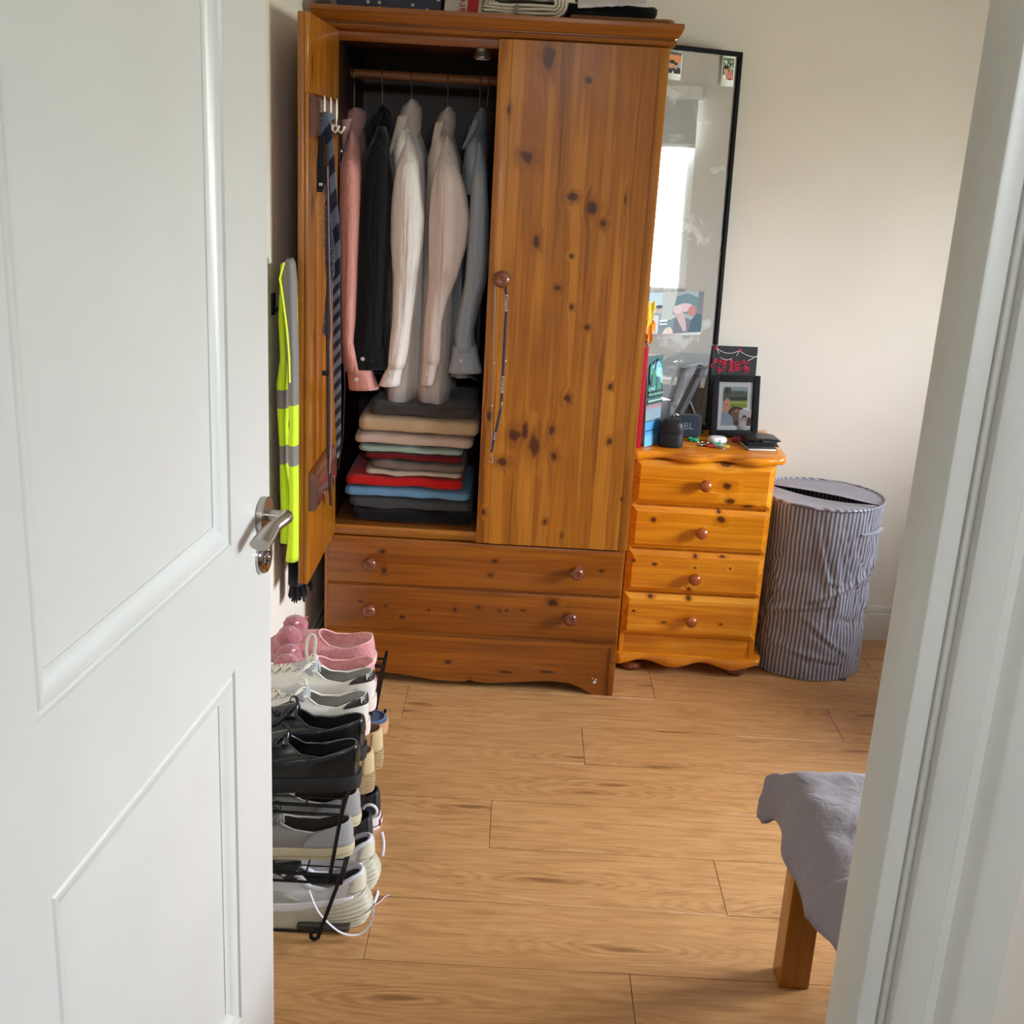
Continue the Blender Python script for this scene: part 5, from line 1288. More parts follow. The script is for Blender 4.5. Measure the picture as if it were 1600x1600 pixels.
for k in range(90):
    a = rr.uniform(0, 2 * PI); cx = sum(p[0] for p in last) / 26; rx = max(p[0] for p in last) - cx
    x, y = cx + rx * .9 * math.cos(a) * rr.uniform(.3, 1), 2.79 + .034 * math.sin(a) * rr.uniform(.3, 1); z = last[0][2] + .01
    L = .050 + rr.uniform(-.008, .008); dx = rr.uniform(-.010, .010)
    mb.tube([(x, y, z), (x + dx * .4, y, z - L * .5), (x + dx, y + rr.uniform(-.006, .006), z - L)], [.0028, .003, .002], 5)
for (px, py, qx, qy) in ((478, 895, 489, 922), (474, 900, 482, 916), (483, 905, 490, 918), (480, 905, 486, 924)):
    mb.tube([at(px, py, 2.86), at((px + qx) / 2, (py + qy) / 2 - 1, 2.86), at(qx, qy, 2.86)], .0035, 5)
o = obj('fringe', mb, SCM, scarf, sharp=0); o['kind'] = 'stuff'

# ================================================================ SHOES
def spline(P, n=6):
    out = []
    for i in range(len(P) - 1):
        p0, p1, p2, p3 = P[max(i - 1, 0)], P[i], P[i + 1], P[min(i + 2, len(P) - 1)]
        for k in range(n):
            t = k / n; out.append(.5 * ((2 * p1) + (p2 - p0) * t + (2 * p0 - 5 * p1 + 4 * p2 - p3) * t * t + (3 * p1 - p0 - 3 * p2 + p3) * t ** 3))
    return out + [P[-1]]
def foot_w(s):   # width profile heel -> toe
    return interp([(0, .80), (.12, .86), (.30, .80), (.45, .82), (.62, .97), (.74, 1.0), (.86, .93), (1, .78)], s)[0]
class Last:
    """geometry of one shoe: x from heel (0) to toe (L), y across, z up"""
    def __init__(s, L=.285, W=.098, sole=.026, heel_h=.075, mid_h=.058, throat_h=.085, open_end=.47, toe_pow=.62, open_w=.62, lean=.02, toe_h=1.0, open_start=.028, heelsole=None):
        s.__dict__.update(locals())
    def outline(s, a, off=0):
        sn, cs = math.sin(a), math.cos(a); t = (1 - cs) / 2
        w = s.W / 2 * foot_w(t) * abs(sn) ** s.toe_pow * (1 if sn >= 0 else -1)
        x = s.L * t; o = Vector((-cs, sn, 0)) * off
        return Vector((x, w, 0)) + o
    def opening(s, a):
        sn, cs = math.sin(a), math.cos(a); t = (1 - cs) / 2; f = lerp(s.open_start, s.open_end, t)
        w = s.W / 2 * s.open_w * abs(sn) ** .75 * (1 if sn >= 0 else -1) * lerp(.92, .75, t)
        z = interp([(0, s.heel_h), (.12, s.heel_h * .96), (.45, s.mid_h), (.75, s.mid_h * 1.04), (1, s.throat_h)], t)[0]
        return Vector((s.L * f - s.lean * (1 - t) * .1, w, z))
    def surf(s, a, v, off=0):
        b = s.outline(a); b.z = s.sole - .002; o = s.opening(a); cs = math.cos(a)
        toe = max(0, -cs) ** 1.5                                    # 1 at the toe
        g = 1 - math.cos(PI / 2 * v); h = math.sin(PI / 2 * v)
        h = lerp(h, lerp(v, math.sin(PI / 2 * min(1, v * 1.0)), .62) * s.toe_h + (1 - s.toe_h) * v, toe)
        side = 1 - abs(cs); g = lerp(g, v ** 1.35, .4 * side)
        p = Vector((lerp(b.x, o.x, g), lerp(b.y, o.y, g), lerp(b.z, o.z, h)))
        if off:
            e = .01
            du = s.surf(a + e, v) - s.surf(a - e, v); dv = s.surf(a, min(1, v + e)) - s.surf(a, max(0, v - e))
            n = du.cross(dv)
            if n.length > 1e-12: p = p + n.normalized() * off * s._sgn()
        return p
    def _sgn(s): return 1
def shoe(name, label, cat, G, upper, lining, solem, foxing=None, heel=None, heel_rng=(.62, .52, 1.0), laces=None, lace_rows=(.50, .74, 6), group=None, tongue=None, toe_cap=None, rim=None, sole_fn=None, lace_tail=True, patch_mark=None, cleat=False):
    t = thing(name, label, cat, (0, 0, 0), group)
    n = 64
    A = [2 * PI * k / n for k in range(n)]
    c = G.surf(1.2, .5); dd_ = G.surf(1.2, .5, .002)
    if (dd_ - c).y < 0: G._sgn = lambda: -1
    mb = MB(); mb.loft([[G.surf(a, i / 14) for a in A] for i in range(15)], cap=False); obj('upper', mb, upper, t, local=True, sharp=0)
    # lining: from the collar down to the insole
    def inner(a, v):
        o = G.opening(a); q = G.outline(a); q = Vector((q.x * .9 + .008, q.y * .80, G.sole + .004)); q.x = min(q.x, G.L * .62) if math.cos(a) < 0 else q.x
        p = o.lerp(q, v ** .8); p.y += -math.copysign(.0016, o.y) if v == 0 else 0; return p
    mb = MB(); mb.loft([[G.opening(a) + Vector((0, 0, .0004)) for a in A]] + [[inner(a, .03 + .97 * i / 8) for a in A] for i in range(9)], cap=False)
    vs = [mb.bm.verts.new(inner(a, 1)) for a in A]; mb.face(vs)
    obj('lining', mb, lining, t, local=True, sharp=0)
    mb = MB(); mb.tube([G.opening(a) for a in A[::1]], .0022, 8, closed=True); obj('collar_rim', mb, rim or upper, t, local=True, sharp=0)
    # sole
    S0 = sole_fn or (lambda a, z: G.outline(a, .0035 + .001 * math.sin(PI * z)))
    mb = MB(); rings = []
    zs = [0, .04, .12, .3, .5, .7, .88, .96, 1] if not cleat else [k / 42 for k in range(43)]
    for z in zs:
        off = -.002 if z in (0, 1) else 0
        rings.append([S0(a, z) + Vector((0, 0, G.sole * z)) + Vector((math.cos(a), -math.sin(a), 0)) * (-off * -1 if False else 0) for a in A])
    mb.loft(rings); obj('sole', mb, solem, t, local=True, sharp=50)
    if foxing:
        mb = MB(); mb.loft([[S0(a, z) + Vector((-math.cos(a) * e, math.sin(a) * e, G.sole * z)) for a in A] for z, e in ((.28, -.0005), (.30, .0007), (.36, .0007), (.38, -.0005))], cap=False); obj('sole_stripe', mb, foxing, t, local=True, sharp=0)
    if heel:
        w, v0, v1 = heel_rng
        mb = MB(); mb.grid(lambda u, v: G.surf(lerp(-w, w, u), lerp(v0, v1, v), .0016 * (1 if 0 < u < 1 else .2)), 20, 8); obj('heel_tab', mb, heel, t, local=True, solid=.001, sharp=0)
    if toe_cap:
        mb = MB(); mb.grid(lambda u, v: G.surf(PI + lerp(-.75, .75, u), lerp(.0, .42, v), .0012), 16, 8); obj('toe_cap', mb, toe_cap, t, local=True, solid=.001, sharp=0)
    # tongue
    if tongue:
        x0, x1 = G.L * .64, G.L * (G.open_end - .035); z1 = G.throat_h + .007; z0 = G.surf(PI, .74).z + .002
        mb = MB(); mb.grid(lambda u, v: (lerp(x0, x1, v), (u - .5) * lerp(.026, .044, v) * (1 - .35 * smooth((v - .8) / .2) ** 2), lerp(z0, z1, v ** .8) + .003 * math.cos((u - .5) * PI) - .020 * abs(u - .5) ** 2 * 4 - .010 * smooth((v - .8) / .2) * (abs(u - .5) * 2) ** 2), 10, 14); obj('tongue', mb, tongue, t, local=True, solid=.008, sharp=0)
    if laces:
        s0, s1, k = lace_rows
        mb = MB(); tr_ = []
        for i in range(k):
            v = lerp(.97, .52, i / (k - 1)); 
            dl = .30
            L_, R_ = None, None
            for sg in (-1, 1):
                best = min([(abs(abs(G.surf(PI + sg * q * .02, v).y) - .017), q) for q in range(1, 60)])[1]
                pnt = G.surf(PI + sg * best * .02, v, .003)
                if sg < 0: L_ = pnt
                else: R_ = pnt
            tr_.append((L_, R_))
        for i, (l, r) in enumerate(tr_):
            m_ = (l + r) / 2 + Vector((0, 0, .006)); mb.tube(spline([l + Vector((0, 0, -.002)), l.lerp(m_, .5) + Vector((0, 0, .002)), m_, r.lerp(m_, .5) + Vector((0, 0, .002)), r + Vector((0, 0, -.002))], 4), .0038, 6, rh=.0016)
            if i + 1 < len(tr_):
                l2, r2 = tr_[i + 1]; mb.tube([l, (l + r2) / 2 + Vector((0, 0, .009)), r2], .0036, 6, rh=.0015); mb.tube([r, (r + l2) / 2 + Vector((0, 0, .008)), l2], .0036, 6, rh=.0015)
        if lace_tail:
            c = (tr_[0][0] + tr_[0][1]) / 2 + Vector((0, 0, .009))
            for sg in (-1, 1):
                mb.tube(spline([c, c + Vector((.002, .016 * sg, .012)), c + Vector((.014, .030 * sg, .010)), c + Vector((.018, .024 * sg, .0)), c]), .0032, 6, rh=.0015)
                mb.tube(spline([c, c + Vector((.012, .018 * sg, .004)), c + Vector((.030, .036 * sg, -.010)), c + Vector((.050, .042 * sg, -.022))]), .0032, 6, rh=.0015)
        obj('lace', mb, laces, t, local=True, sharp=0)
    return t
def place(t, heel, toe_dir_deg, z, roll=0, label=None, pitch=0):
    t.location = (heel[0], heel[1], z); t.rotation_euler = (roll, pitch, math.radians(180 + toe_dir_deg))
    if label: t['label'] = label
    return t
def dup(root, label=None, mirror=False):
    r = root.copy(); C.objects.link(r)
    if label: r['label'] = label
    for ch in list(root.children):
        c = ch.copy(); C.objects.link(c); c.parent = r
        for g_ in ch.children:
            d = g_.copy(); C.objects.link(d); d.parent = c
    if mirror: r.scale = (1, -1, 1)
    return r
GP = 'pairs of shoes on the wire rack'
Z1, Z2 = .1575, .3085     # the two shelves
# --- black leather lace-ups, top shelf nearest the door
BL = plain(S(22, 23, 25), .26, spec=.5, bscale=60, bstr=.1, coat=.25, name='black_shoe_leather')
BLs = plain(S(30, 31, 33), .55, name='black_rubber'); BLi = plain(S(14, 14, 15), .7, name='dark_lining')
G1 = Last(L=.292, W=.100, sole=.030, heel_h=.088, mid_h=.068, throat_h=.098, open_end=.50, open_w=.66)
s = shoe('dress_shoe', 'black leather lace-up shoe nearest the white door on the top shelf', 'shoe', G1, BL, BLi, BLs, heel=BL, heel_rng=(.35, .35, 1), laces=plain(S(20, 20, 21), .7), lace_rows=(.5, .7, 4), group=GP, tongue=BL, rim=plain(S(52, 54, 56), .2, coat=.5))
place(s, (-.268, 2.005), 2, Z2)
s2 = dup(s, 'black leather lace-up shoe between its twin and the white trainers', True); place(s2, (-.272, 2.112), -1, Z2)
# --- white trainers with dark heel tab
WL_ = plain(S(214, 208, 200), .45, bscale=90, bstr=.12, name='white_shoe_leather'); WI = cloth(S(168, 166, 156), 'grey_lining'); WSo = plain(S(222, 206, 198), .5, name='white_rubber_sole')
LC = cloth(S(222, 214, 198), 'cream_lace')
G2 = Last(L=.290, W=.100, sole=.031, heel_h=.088, mid_h=.066, throat_h=.090, open_end=.47, open_w=.68)
BT = plain(S(44, 36, 38), .4, name='dark_heel_leather')
s = shoe('trainer', 'white trainer with dark heel tab, directly behind the black leather shoes', 'shoe', G2, WL_, WI, WSo, heel=BT, heel_rng=(.95, .52, .97), laces=LC, group=GP, tongue=cloth(S(176, 178, 178), 'tongue_cloth'), rim=plain(S(232, 228, 222), .5))
mk = G2.surf(.22, .78, .0035)
mm = Matrix.Translation(mk) @ Matrix.Rotation(-PI / 2 + .25, 4, 'Z') @ Matrix.Rotation(PI / 2 - .25, 4, 'X')
# letter on the heel tab
zc = Vector((-1, 0, .2)).normalized()
def heel_letter(par):
    for a, sg in ((.42, 1),):
        c = G2.surf(a, .74, .0034); nrm_ = (G2.surf(a, .74, .006) - G2.surf(a, .74, .001)).normalized()
        zx = Vector((0, 0, 1)); xx = zx.cross(nrm_).normalized(); yy = nrm_.cross(xx)
        M_ = Matrix(((xx.x, yy.x, nrm_.x, c.x), (xx.y, yy.y, nrm_.y, c.y), (xx.z, yy.z, nrm_.z, c.z), (0, 0, 0, 1)))
        text('heel_letter', 'P.', .017, M_, plain(S(230, 228, 224), .5), par)
heel_letter(s)
place(s, (-.279, 2.218), 3, Z2)
s2 = dup(s, 'white trainer with dark heel tab, next to the pink slippers'); place(s2, (-.280, 2.325), -3, Z2 + .002)
# upright lace loop sticking up from the farther trainer
mb = MB(); b0 = Vector((-.425, 2.325, Z2 + .098))
mb.tube(spline([b0, b0 + Vector((-.006, 0, .03)), b0 + Vector((-.002, 0, .062)), b0 + Vector((.008, .0, .070)), b0 + Vector((.014, 0, .060)), b0 + Vector((.012, 0, .03)), b0 + Vector((.012, 0, 0))]), .0034, 8, rh=.0016, up=(0, 1, 0))
o = obj('lace_loop', mb, LC, s2); o.matrix_parent_inverse = (Matrix.Translation(s2.location) @ s2.rotation_euler.to_matrix().to_4x4()).inverted() @ Matrix.Translation(s2.location)
# --- pink slippers with pompoms
def plush(c, name, amt=.15):
    t = NT(name); setb(t.b, Roughness=.95); t.b.inputs['Sheen Weight'].default_value = .6; co = t.coord(); n = t.noise(co, 180, 4, .7)
    d = tuple(x * (1 - amt * 1.6) for x in c[:3]) + (1,); l = tuple(min(1, x * (1 + amt)) for x in c[:3]) + (1,)
    t.link(t.mix(t.mr(n, .3, .7), d, l), t.b.inputs['Base Color']); t.bump(n, .9, .004); return t.m
PK, PK2, PKi = plush(S(222, 148, 152), 'pink_plush'), plush(S(184, 104, 116), 'rose_pompom', .25), plush(S(236, 170, 168), 'pink_fleece')
G3 = Last(L=.262, W=.104, sole=.022, heel_h=.066, mid_h=.050, throat_h=.072, open_end=.50, open_w=.80, toe_pow=.5)
s = shoe('slipper', 'pink plush slipper with rose pompoms, next to the white trainer', 'slipper', G3, PK, PKi, plain(S(226, 184, 180), .7), group=GP, rim=plain(S(232, 168, 166), .8, sheen=.3))
for sg in (-1, 1):
    mb = MB(); c = (.196, .027 * sg, .066)
    mb.sphere(c, (.029, .029, .025), 26, 18, fn=lambda q: 1 + .10 * noise.noise(q * 6) + .05 * noise.noise(q * 19)); obj('pompom', mb, PK2, s, local=True, sharp=0)
mb = MB()
for sg in (-1, 1):
    for q in (.5, 1.0): mb.tube([(.186, 0, .084), (.176, .012 * sg, .092 + .004 * q), (.162, .018 * sg * q, .088 + .010 * q)], .0022, 6, rh=.001)
obj('ribbon_bow', mb, plain(S(224, 130, 140), .4), s, local=True)
mb = MB(); mb.sphere((.184, 0, .088), .0045, 12, 8); obj('pearl', mb, plain(S(240, 234, 228), .15), s, local=True)
place(s, (-.292, 2.425), 6, Z2 + .002)
s2 = dup(s, 'pink plush slipper with rose pompoms, farthest from the white door', True); place(s2, (-.306, 2.525), -4, Z2 + .018, roll=-.12)
# --- grey canvas pumps, lower shelf
GC, GI = cloth(S(128, 122, 116), 'grey_canvas', weave=700), cloth(S(70, 60, 50), 'brown_lining'); GS = plain(S(196, 184, 150), .6, name='yellowed_rubber')
G4 = Last(L=.288, W=.098, sole=.024, heel_h=.070, mid_h=.052, throat_h=.066, open_end=.52, open_w=.66)
s = shoe('canvas_shoe', 'grey canvas shoe with yellowed sole, directly below the near black shoe', 'shoe', G4, GC, GI, GS, foxing=plain(S(150, 134, 100), .6), laces=cloth(S(96, 92, 86), 'grey_lace'), lace_rows=(.5, .7, 4), group=GP, tongue=GC, rim=plain(S(176, 168, 156), .7), heel=cloth(S(150, 148, 148), 'light_canvas', weave=700), heel_rng=(1.2, .0, 1.0))
place(s, (-.280, 2.005), 0, Z1)
s2 = dup(s, 'grey canvas shoe with yellowed sole, half hidden behind its nearer twin', True); place(s2, (-.281, 2.110), -1, Z1)
# --- tan rope-soled shoes, lower shelf
def rope():
    t = NT('rope_sole'); setb(t.b, Roughness=.85); co = t.coord(); sep = t.node('ShaderNodeSeparateXYZ'); t.link(co, sep.inputs[0])
    w = t.math('SINE', t.math('ADD', t.math('MULTIPLY', sep.outputs[2], 1300), t.math('MULTIPLY', t.noise(co, 90, 3), 14)))
    t.link(t.mix(t.mr(w, -1, 1), S(150, 118, 78), S(206, 180, 136)), t.b.inputs['Base Color']); t.bump(w, .7, .002); return t.m
RP = rope()
G5 = Last(L=.255, W=.094, sole=.044, heel_h=.092, mid_h=.074, throat_h=.084, open_end=.62, open_w=.78)
s = shoe('espadrille', 'tan rope-soled espadrille next to the grey canvas pair', 'shoe', G5, cloth(S(190, 150, 112), 'tan_canvas'), cloth(S(160, 124, 92), 'tan_lining'), RP, group=GP, heel=cloth(S(196, 172, 130), 'pale_canvas'), heel_rng=(.6, 0, .9), cleat=True)
place(s, (-.270, 2.245), 2, Z1)
s2 = dup(s, 'tan rope-soled espadrille next to the blue sandal'); place(s2, (-.264, 2.345), -2, Z1)
# --- blue mule
G6 = Last(L=.245, W=.094, sole=.030, heel_h=.036, mid_h=.036, throat_h=.064, open_end=.66, open_w=.92, toe_pow=.5)
DEN = cloth(S(62, 84, 118), 'denim', weave=400)
s = shoe('blue_sandal', 'denim blue sandal with cork-coloured sole at the far end of the rack', 'shoe', G6, DEN, cloth(S(50, 66, 96), 'denim_lining'), plain(S(196, 148, 108), .7, nscale=200, namt=.2), group=GP, rim=cloth(S(84, 110, 150), 'denim_rim'))
place(s, (-.272, 2.505), 0, Z1 + .002)
# --- chunky running shoes on the floor
RS = plain(S(196, 192, 190), .5, bscale=300, bstr=.3, name='grey_white_mesh'); RSo = plain(S(188, 181, 160), .45, name='putty_rubber'); RI = cloth(S(64, 66, 68), 'charcoal_lining')
G7 = Last(L=.300, W=.104, sole=.042, heel_h=.112, mid_h=.080, throat_h=.112, open_end=.46, open_w=.62, lean=.05)
def chunky(a, z):
    t = (1 - math.cos(a)) / 2; hb_ = max(0, 1 - t / .33)
    off = .005 + hb_ * (.013 * math.sin(PI * min(1, z * 1.0)) + .0022 * math.sin(z * 2 * PI * 7)) 
    q = G7.outline(a, off); q.z = G7.sole * z * hb_ * .75 + (.010 * smooth((t - .8) / .2) * (1 - z)); return q
s = shoe('running_shoe', 'chunky grey and putty running shoe nearest the white door, on the floor', 'shoe', G7, RS, RI, RSo, laces=cloth(S(224, 218, 226), 'lilac_white_lace'), group=GP, tongue=RI, rim=plain(S(204, 198, 208), .5), sole_fn=chunky, cleat=True, lace_tail=False)
mb = MB(); mb.grid(lambda u, v: G7.surf(lerp(-.62, .62, u), lerp(.36, .93, v), .0045 * math.sin(PI * u) ** .4 + .001), 16, 10); obj('heel_pod', mb, plain(S(208, 202, 182), .35), s, local=True, solid=.002, sharp=0)
mb = MB(); mb.grid(lambda u, v: G7.surf(lerp(-1.5, -2.6, u), lerp(.10, .42 + .25 * math.sin(PI * u), v), .0022), 20, 6); mb.grid(lambda u, v: G7.surf(lerp(1.5, 2.6, u), lerp(.10, .42 + .25 * math.sin(PI * u), v), .0022), 20, 6)
o = obj('side_panel', mb, plain(S(160, 158, 146), .5), s, local=True, solid=.0015, sharp=0); o['kind'] = 'stuff'
mb = MB(); mb.grid(lambda u, v: G7.surf(lerp(-.5, -1.9, u), lerp(.02, .30, v), .0028), 20, 6); mb.grid(lambda u, v: G7.surf(lerp(.5, 1.9, u), lerp(.02, .30, v), .0028), 20, 6)
o = obj('quarter_panel', mb, plain(S(222, 218, 220), .5), s, local=True, solid=.0015, sharp=0); o['kind'] = 'stuff'
mb = MB(); mb.tube([G7.opening(a) for a in [2 * PI * k / 48 for k in range(48)]], .0055, 8, closed=True); obj('padded_collar', mb, plain(S(214, 210, 220), .6), s, local=True, sharp=0)
mb = MB(); mb.box(.02, .125, -.0575, .0575, .004, .019, .006, 3); obj('air_window', mb, plain(S(60, 56, 50), .2), s, local=True)
place(s, (-.256, 2.005), 0, 0)
s2 = dup(s, 'chunky grey and putty running shoe beside the black skate shoes', True); place(s2, (-.254, 2.118), -2, 0)
# loose laces trailing from the near running shoe
def lace(name_par, pts, w=.0035): 
    mb = MB(); mb.tube(pts, w, 8, rh=.0011); o = obj('loose_lace', mb, cloth(S(228, 220, 232), 'loose_lace_cloth'), None); return o
LP = [at(483, 1390, 1.945), at(495, 1420, 1.94), at(512, 1441, 1.935), at(535, 1458, 1.93), at(560, 1460, 1.935), at(578, 1445, 1.95)]
mb = MB(); 
LP2 = LP + [at(583, 1425, 1.97), at(584, 1416, 2.0)] + [atz(592, 1410, .004), atz(600, 1402, .003), atz(609, 1398, .003)]
for p in LP2:
    if p.z < .003: p.z = .003
mb.tube(spline(LP2), .0035, 8, rh=.0011)
tag(obj('loose_lace', mb, cloth(S(228, 220, 232), 'loose_lace_cloth')), 'long white lace trailing from the near running shoe onto the floor', 'shoelace')
mb = MB(); LP3 = [at(597, 1300, 2.26), at(600, 1318, 2.24), at(597, 1345, 2.22), at(595, 1368, 2.20), atz(590, 1396, .004), atz(584, 1412, .003)]
mb.tube(spline(LP3), .003, 8, rh=.001)
tag(obj('loose_lace', mb, bpy.data.materials['loose_lace_cloth']), 'white lace hanging down behind the far running shoe from the black skate shoes', 'shoelace')
# --- black skate shoes on the floor
BK, BKs = cloth(S(26, 26, 29), 'black_canvas', weave=600), plain(S(222, 216, 214), .5, name='white_foxing')
G8 = Last(L=.275, W=.098, sole=.032, heel_h=.092, mid_h=.072, throat_h=.090, open_end=.46, open_w=.70)
s = shoe('skate_shoe', 'black skate shoe with a white ring on its side, on the floor', 'shoe', G8, BK, BLi, BKs, foxing=plain(S(60, 20, 36), .5), laces=cloth(S(200, 198, 198), 'white_lace'), group=GP, tongue=BK, heel=plain(S(40, 40, 44), .5), heel_rng=(.35, .1, 1.0))
mb = MB(); mb.grid(lambda u, v: G8.outline(lerp(-.20, .20, u), .0056) + Vector((0, 0, lerp(.008, .026, v))), 8, 3); obj('heel_badge', mb, plain(S(150, 30, 60), .5), s, local=True, solid=.0012, sharp=0)
mb = MB(); mb.grid(lambda u, v: G8.outline(lerp(-.12, .12, u), .0068) + Vector((0, 0, lerp(.011, .022, v))), 8, 3); obj('badge_centre', mb, plain(S(228, 216, 220), .5), s, local=True, solid=.0008, sharp=0)
mb = MB(); c0 = Vector((.012, -.052, .068)); mb.tube([c0 + Vector((.016 * math.cos(a), -.002, .016 * math.sin(a))) for a in [2 * PI * k / 24 for k in range(24)]], .0035, 8, closed=True); o = obj('white_ring', mb, plain(S(232, 232, 230), .4), s, local=True)
place(s, (-.270, 2.240), 0, 0)
s2 = dup(s, 'black skate shoe behind the one with the white ring, on the floor', True); place(s2, (-.266, 2.345), -2, 0)
for ch in list(s2.children):
    if ch.name.startswith('white_ring'): bpy.data.objects.remove(ch)

# ================================================================ SHOE RACK of black wire
RX0, RX1, RY0, RY1 = -.566, -.289, 1.925, 2.595
rackt = thing('shoe_rack', 'black wire shoe rack with two mesh shelves against the left wall', 'shoe rack', (-.44, 2.25, 0))
def wire(mb, *p, r=.003): mb.tube([Vector(q) for q in p], r, 6)
def bendfoot(x, y): return [(x, y, .030), (x - .004, y, .012), (x - .010, y, .006), (x - .017, y, .010), (x - .018, y, .020), (x - .012, y, .026), (x - .003, y, .022)]
for (z, dz) in ((Z1 - .0045, 0), (Z2 - .0045, 0)):
    mb = MB()
    for e in (RX0, RX1): wire(mb, (e, RY0, z), (e, RY1, z), r=.0034); wire(mb, (e, RY0, z - .018), (e, RY1, z - .018), r=.0028)
    for e in (RY0, RY1): wire(mb, (RX0, e, z), (RX1, e, z), r=.0034); wire(mb, (RX0, e, z - .018), (RX1, e, z - .018), r=.0028)
    obj('shelf_frame', mb, BLACKM, rackt)
    for k in range(1, 26):
        y = lerp(RY0, RY1, k / 26); mb = MB(); wire(mb, (RX0, y, z - .017), (RX0, y, z + .001), (RX1, y, z + .001), (RX1, y, z - .017), r=.0014); obj('shelf_wire', mb, BLACKM, rackt)
    for k in range(1, 4):
        x = lerp(RX0, RX1, k / 4); mb = MB(); wire(mb, (x, RY0, z - .002), (x, RY1, z - .002), r=.0018); obj('cross_wire', mb, BLACKM, rackt)
for y in (RY0, RY1):
    for (zl, zh, s_) in ((.0, Z1 + .01, 0), (Z1 - .01, Z2 + .012, 1)):
        for x0 in (RX1, RX0):
            mb = MB(); xb = x0 - (.040 if x0 == RX1 else -.02); xt = x0 + .004
            if s_ == 0: wire(mb, (xt, y, zh), (xb + .002, y, .032), (xb - .004, y, .010), (xb - .011, y, .004), (xb - .018, y, .009), (xb - .018, y, .020), (xb - .010, y, .027), (xb - .003, y, .022), r=.0042)
            else: wire(mb, (xt, y, zh + .004), (xb + .018, y, zl + .004), (xb + .014, y, zl - .012), r=.0042)
            obj('leg', mb, BLACKM, rackt)
    mb = MB(); wire(mb, (RX0 + .02, y, .022), (RX1 - .036, y, .022), r=.003); obj('foot_bar', mb, BLACKM, rackt)

# ================================================================ BED
BW = pine('bed_wood', 'z', (S(150, 92, 24), S(176, 112, 36), S(192, 128, 50)), rough=.35)
BWh = pine('bed_rail_wood', 'x', (S(150, 92, 24), S(176, 112, 36), S(192, 128, 50)), rough=.35)
bed = thing('bed', 'low wooden bed with square legs behind the door frame', 'bed', (1.5, 1.4, 0))
BX0, BX1, BY0, BY1 = .560, 2.50, .90, 1.925
for x in (BX0, BX1 - .06):
    for y in (BY0, BY1 - .06): obj('leg', MB().box(x, x + .058, y, y + .058, 0, .375, .0025), BW, bed)
obj('side_rail', MB().box(BX0 + .05, BX1 - .05, BY1 - .045, BY1 - .02, .325, .372, .003), BWh, bed)
obj('side_rail', MB().box(BX0 + .05, BX1 - .05, BY0 + .02, BY0 + .045, .325, .372, .003), BWh, bed)
obj('end_rail', MB().box(BX0 + .015, BX0 + .04, BY0 + .05, BY1 - .05, .325, .372, .003), BWh, bed)
obj('end_rail', MB().box(BX1 - .04, BX1 - .015, BY0 + .05, BY1 - .05, .325, .372, .003), BWh, bed)
for k in range(12):
    x = lerp(BX0 + .1, BX1 - .15, k / 11); obj('slat', MB().box(x, x + .06, BY0 + .045, BY1 - .045, .352, .366, .002), BWh, bed)
mat_ = thing('mattress', 'white mattress hidden beneath the grey duvet', 'mattress', (1.5, 1.4, .372))
obj('mattress_body', MB().box(BX0 + .02, BX1 - .02, BY0 + .02, BY1 - .06, .372, .425, .02, 4), cloth(S(220, 216, 210), 'ticking'), mat_)
# duvet: a sheet laid over the mattress, hanging over the foot end and the far side
TOPZ = .462
def duvet(u, v):
    # u: along x from the foot hem (0) to the head; v: across from the near side to the far hem
    ex, ey = BX0 - .050, BY1 - .075
    tt = lerp(-.95, .15, v); s_ = lerp(-(.112 + .055 * smooth((tt + .02) / .10) - .05 * smooth((-tt - .25) / .3)), 2.0, u)           # distance past the foot edge / the far edge
    over_y = max(0, tt)
    hang = .27
    x = ex + s_; y = ey + tt; z = TOPZ
    R_ = .055
    def bend(d, R_=.055):
        # d = distance measured outward past the shoulder line; returns (horizontal, drop)
        if d <= 0: return d, 0
        a = min(d / R_, PI / 2); h = R_ * math.sin(a); dr = R_ * (1 - math.cos(a))
        if d > R_ * PI / 2: dr += d - R_ * PI / 2
        return h, dr
    hx_, dx_ = bend(-s_ + .0); hy_, dy_ = bend(tt)
    x = ex + R_ - hx_ if s_ < 0 else ex + R_ + s_; y = ey + hy_ if tt > 0 else ey + tt
    d = math.sqrt(dx_ ** 2 + dy_ ** 2) if (dx_ > 0 and dy_ > 0) else dx_ + dy_
    z = TOPZ - min(d, .128 + .02 * smooth(d / .3))
    # folds in the hanging parts
    f = min(1, d / .12)
    if dx_ > 0: x -= f * (.010 * math.sin(y * 34 + 1.5 * math.sin(z * 9)) + .012 * noise.noise(Vector((y * 9, z * 7, 1))) + .010)
    if dy_ > 0: y += f * (.012 * math.sin(x * 30 + z * 10) + .010 * noise.noise(Vector((x * 9, z * 6, 4))))
    if dx_ > .02 and dy_ > .02: k2 = min(1, dx_ / .05) * min(1, dy_ / .05); x -= .004 * f; y += .004 * f; z += .030 * k2
    n1 = noise.noise(Vector((x * 7 + y * 3, y * 7, 3))); n2 = noise.noise(Vector((x * 22 + y * 8, y * 16, 6)))
    z += .012 * n1 + .004 * n2; z = max(z, .05)
    z += .0016 * noise.noise(Vector((x * 60, y * 60, z * 60)))
    if tt < -.3: z += .01
    return (x, y, z)
mb = MB(); mb.grid(duvet, 200, 130)
dv = obj('duvet', mb, cloth(S(140, 132, 138), 'grey_linen', weave=800, amt=.1, fold=.006), solid=.012, sharp=0)
tag(dv, 'crumpled grey-mauve duvet draped over the corner of the low wooden bed', 'duvet')

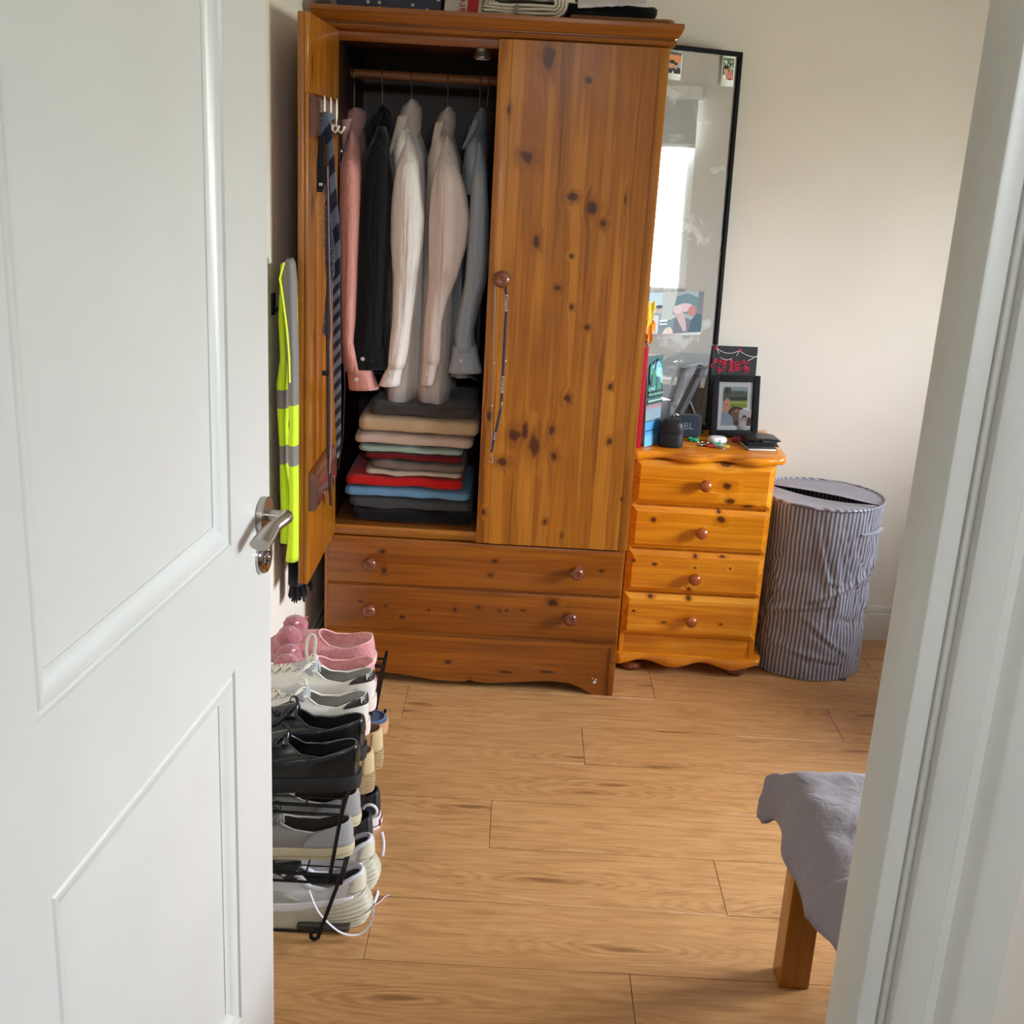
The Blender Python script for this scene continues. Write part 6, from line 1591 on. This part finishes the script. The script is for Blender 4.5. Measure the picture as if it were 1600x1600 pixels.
# ================================================================ SEEN ONLY IN THE MIRROR: blind, desk, chair, laptop bag
bl = thing('roller_blind', 'white roller blind pulled a little way down the bedroom window', 'blind', (XR - .03, 2.3, WZ1))
obj('blind_cassette', MB().box(XR - .06, XR - .004, WY0 - .03, WY1 + .03, WZ1 - .03, WZ1 + .03, .01), UPVC, bl)
obj('blind_fabric', MB().box(XR - .034, XR - .032, WY0 - .01, WY1 + .01, WZ1 - .22, WZ1 - .03), plain(S(186, 190, 192), .8, name='blind_cloth'), bl)
obj('blind_bar', MB().box(XR - .040, XR - .026, WY0 - .01, WY1 + .01, WZ1 - .24, WZ1 - .22, .003), UPVC, bl)
desk = thing('desk', 'white desk under the bedroom window, seen reflected in the mirror', 'desk', (2.25, 2.95, 0))
DW = plain(S(226, 224, 220), .4, name='white_laminate')
obj('desk_top', MB().box(2.02, 2.52, 2.35, 3.55, .60, .625, .003), DW, desk)
for x in (2.05, 2.49):
    for y in (2.38, 3.52): obj('leg', MB().box(x - .02, x + .02, y - .02, y + .02, 0, .60, .002), DW, desk)
obj('shelf', MB().box(2.06, 2.50, 2.40, 3.50, .38, .40, .003), DW, desk)
obj('modesty_panel', MB().box(2.505, 2.515, 2.40, 3.50, .40, .60), plain(S(90, 88, 92), .6), desk)
tag(obj('laptop_bag', MB().box(2.12, 2.42, 3.00, 3.42, .626, .70, .03, 4), cloth(S(30, 32, 40), 'bag_nylon')), 'black laptop sleeve lying on the white desk', 'bag')
chair = thing('wooden_chair', 'pale wooden slat-back chair in front of the desk, seen in the mirror', 'chair', (1.70, 2.85, 0), None, 0)
CWd = pine('beech', 'z', (S(176, 128, 84), S(200, 154, 108), S(216, 172, 128)), rough=.4)
def cb(name, *a): return obj(name, MB().box(*a), CWd, chair)
for y in (2.70, 3.04):
    cb('leg', 1.50, 1.53, y, y + .03, 0, .74, .004); cb('leg', 1.86, 1.89, y, y + .03, 0, .42, .004)
cb('seat', 1.49, 1.90, 2.69, 3.08, .42, .445, .008); cb('top_rail', 1.50, 1.525, 2.69, 3.08, .70, .76, .008)
for k in range(3): cb('back_slat', 1.508, 1.520, 2.775 + .075 * k, 2.815 + .075 * k, .44, .705, .003)
cb('stretcher', 1.53, 1.86, 2.705, 2.722, .20, .225, .003); cb('stretcher', 1.53, 1.86, 3.048, 3.065, .20, .225, .003)
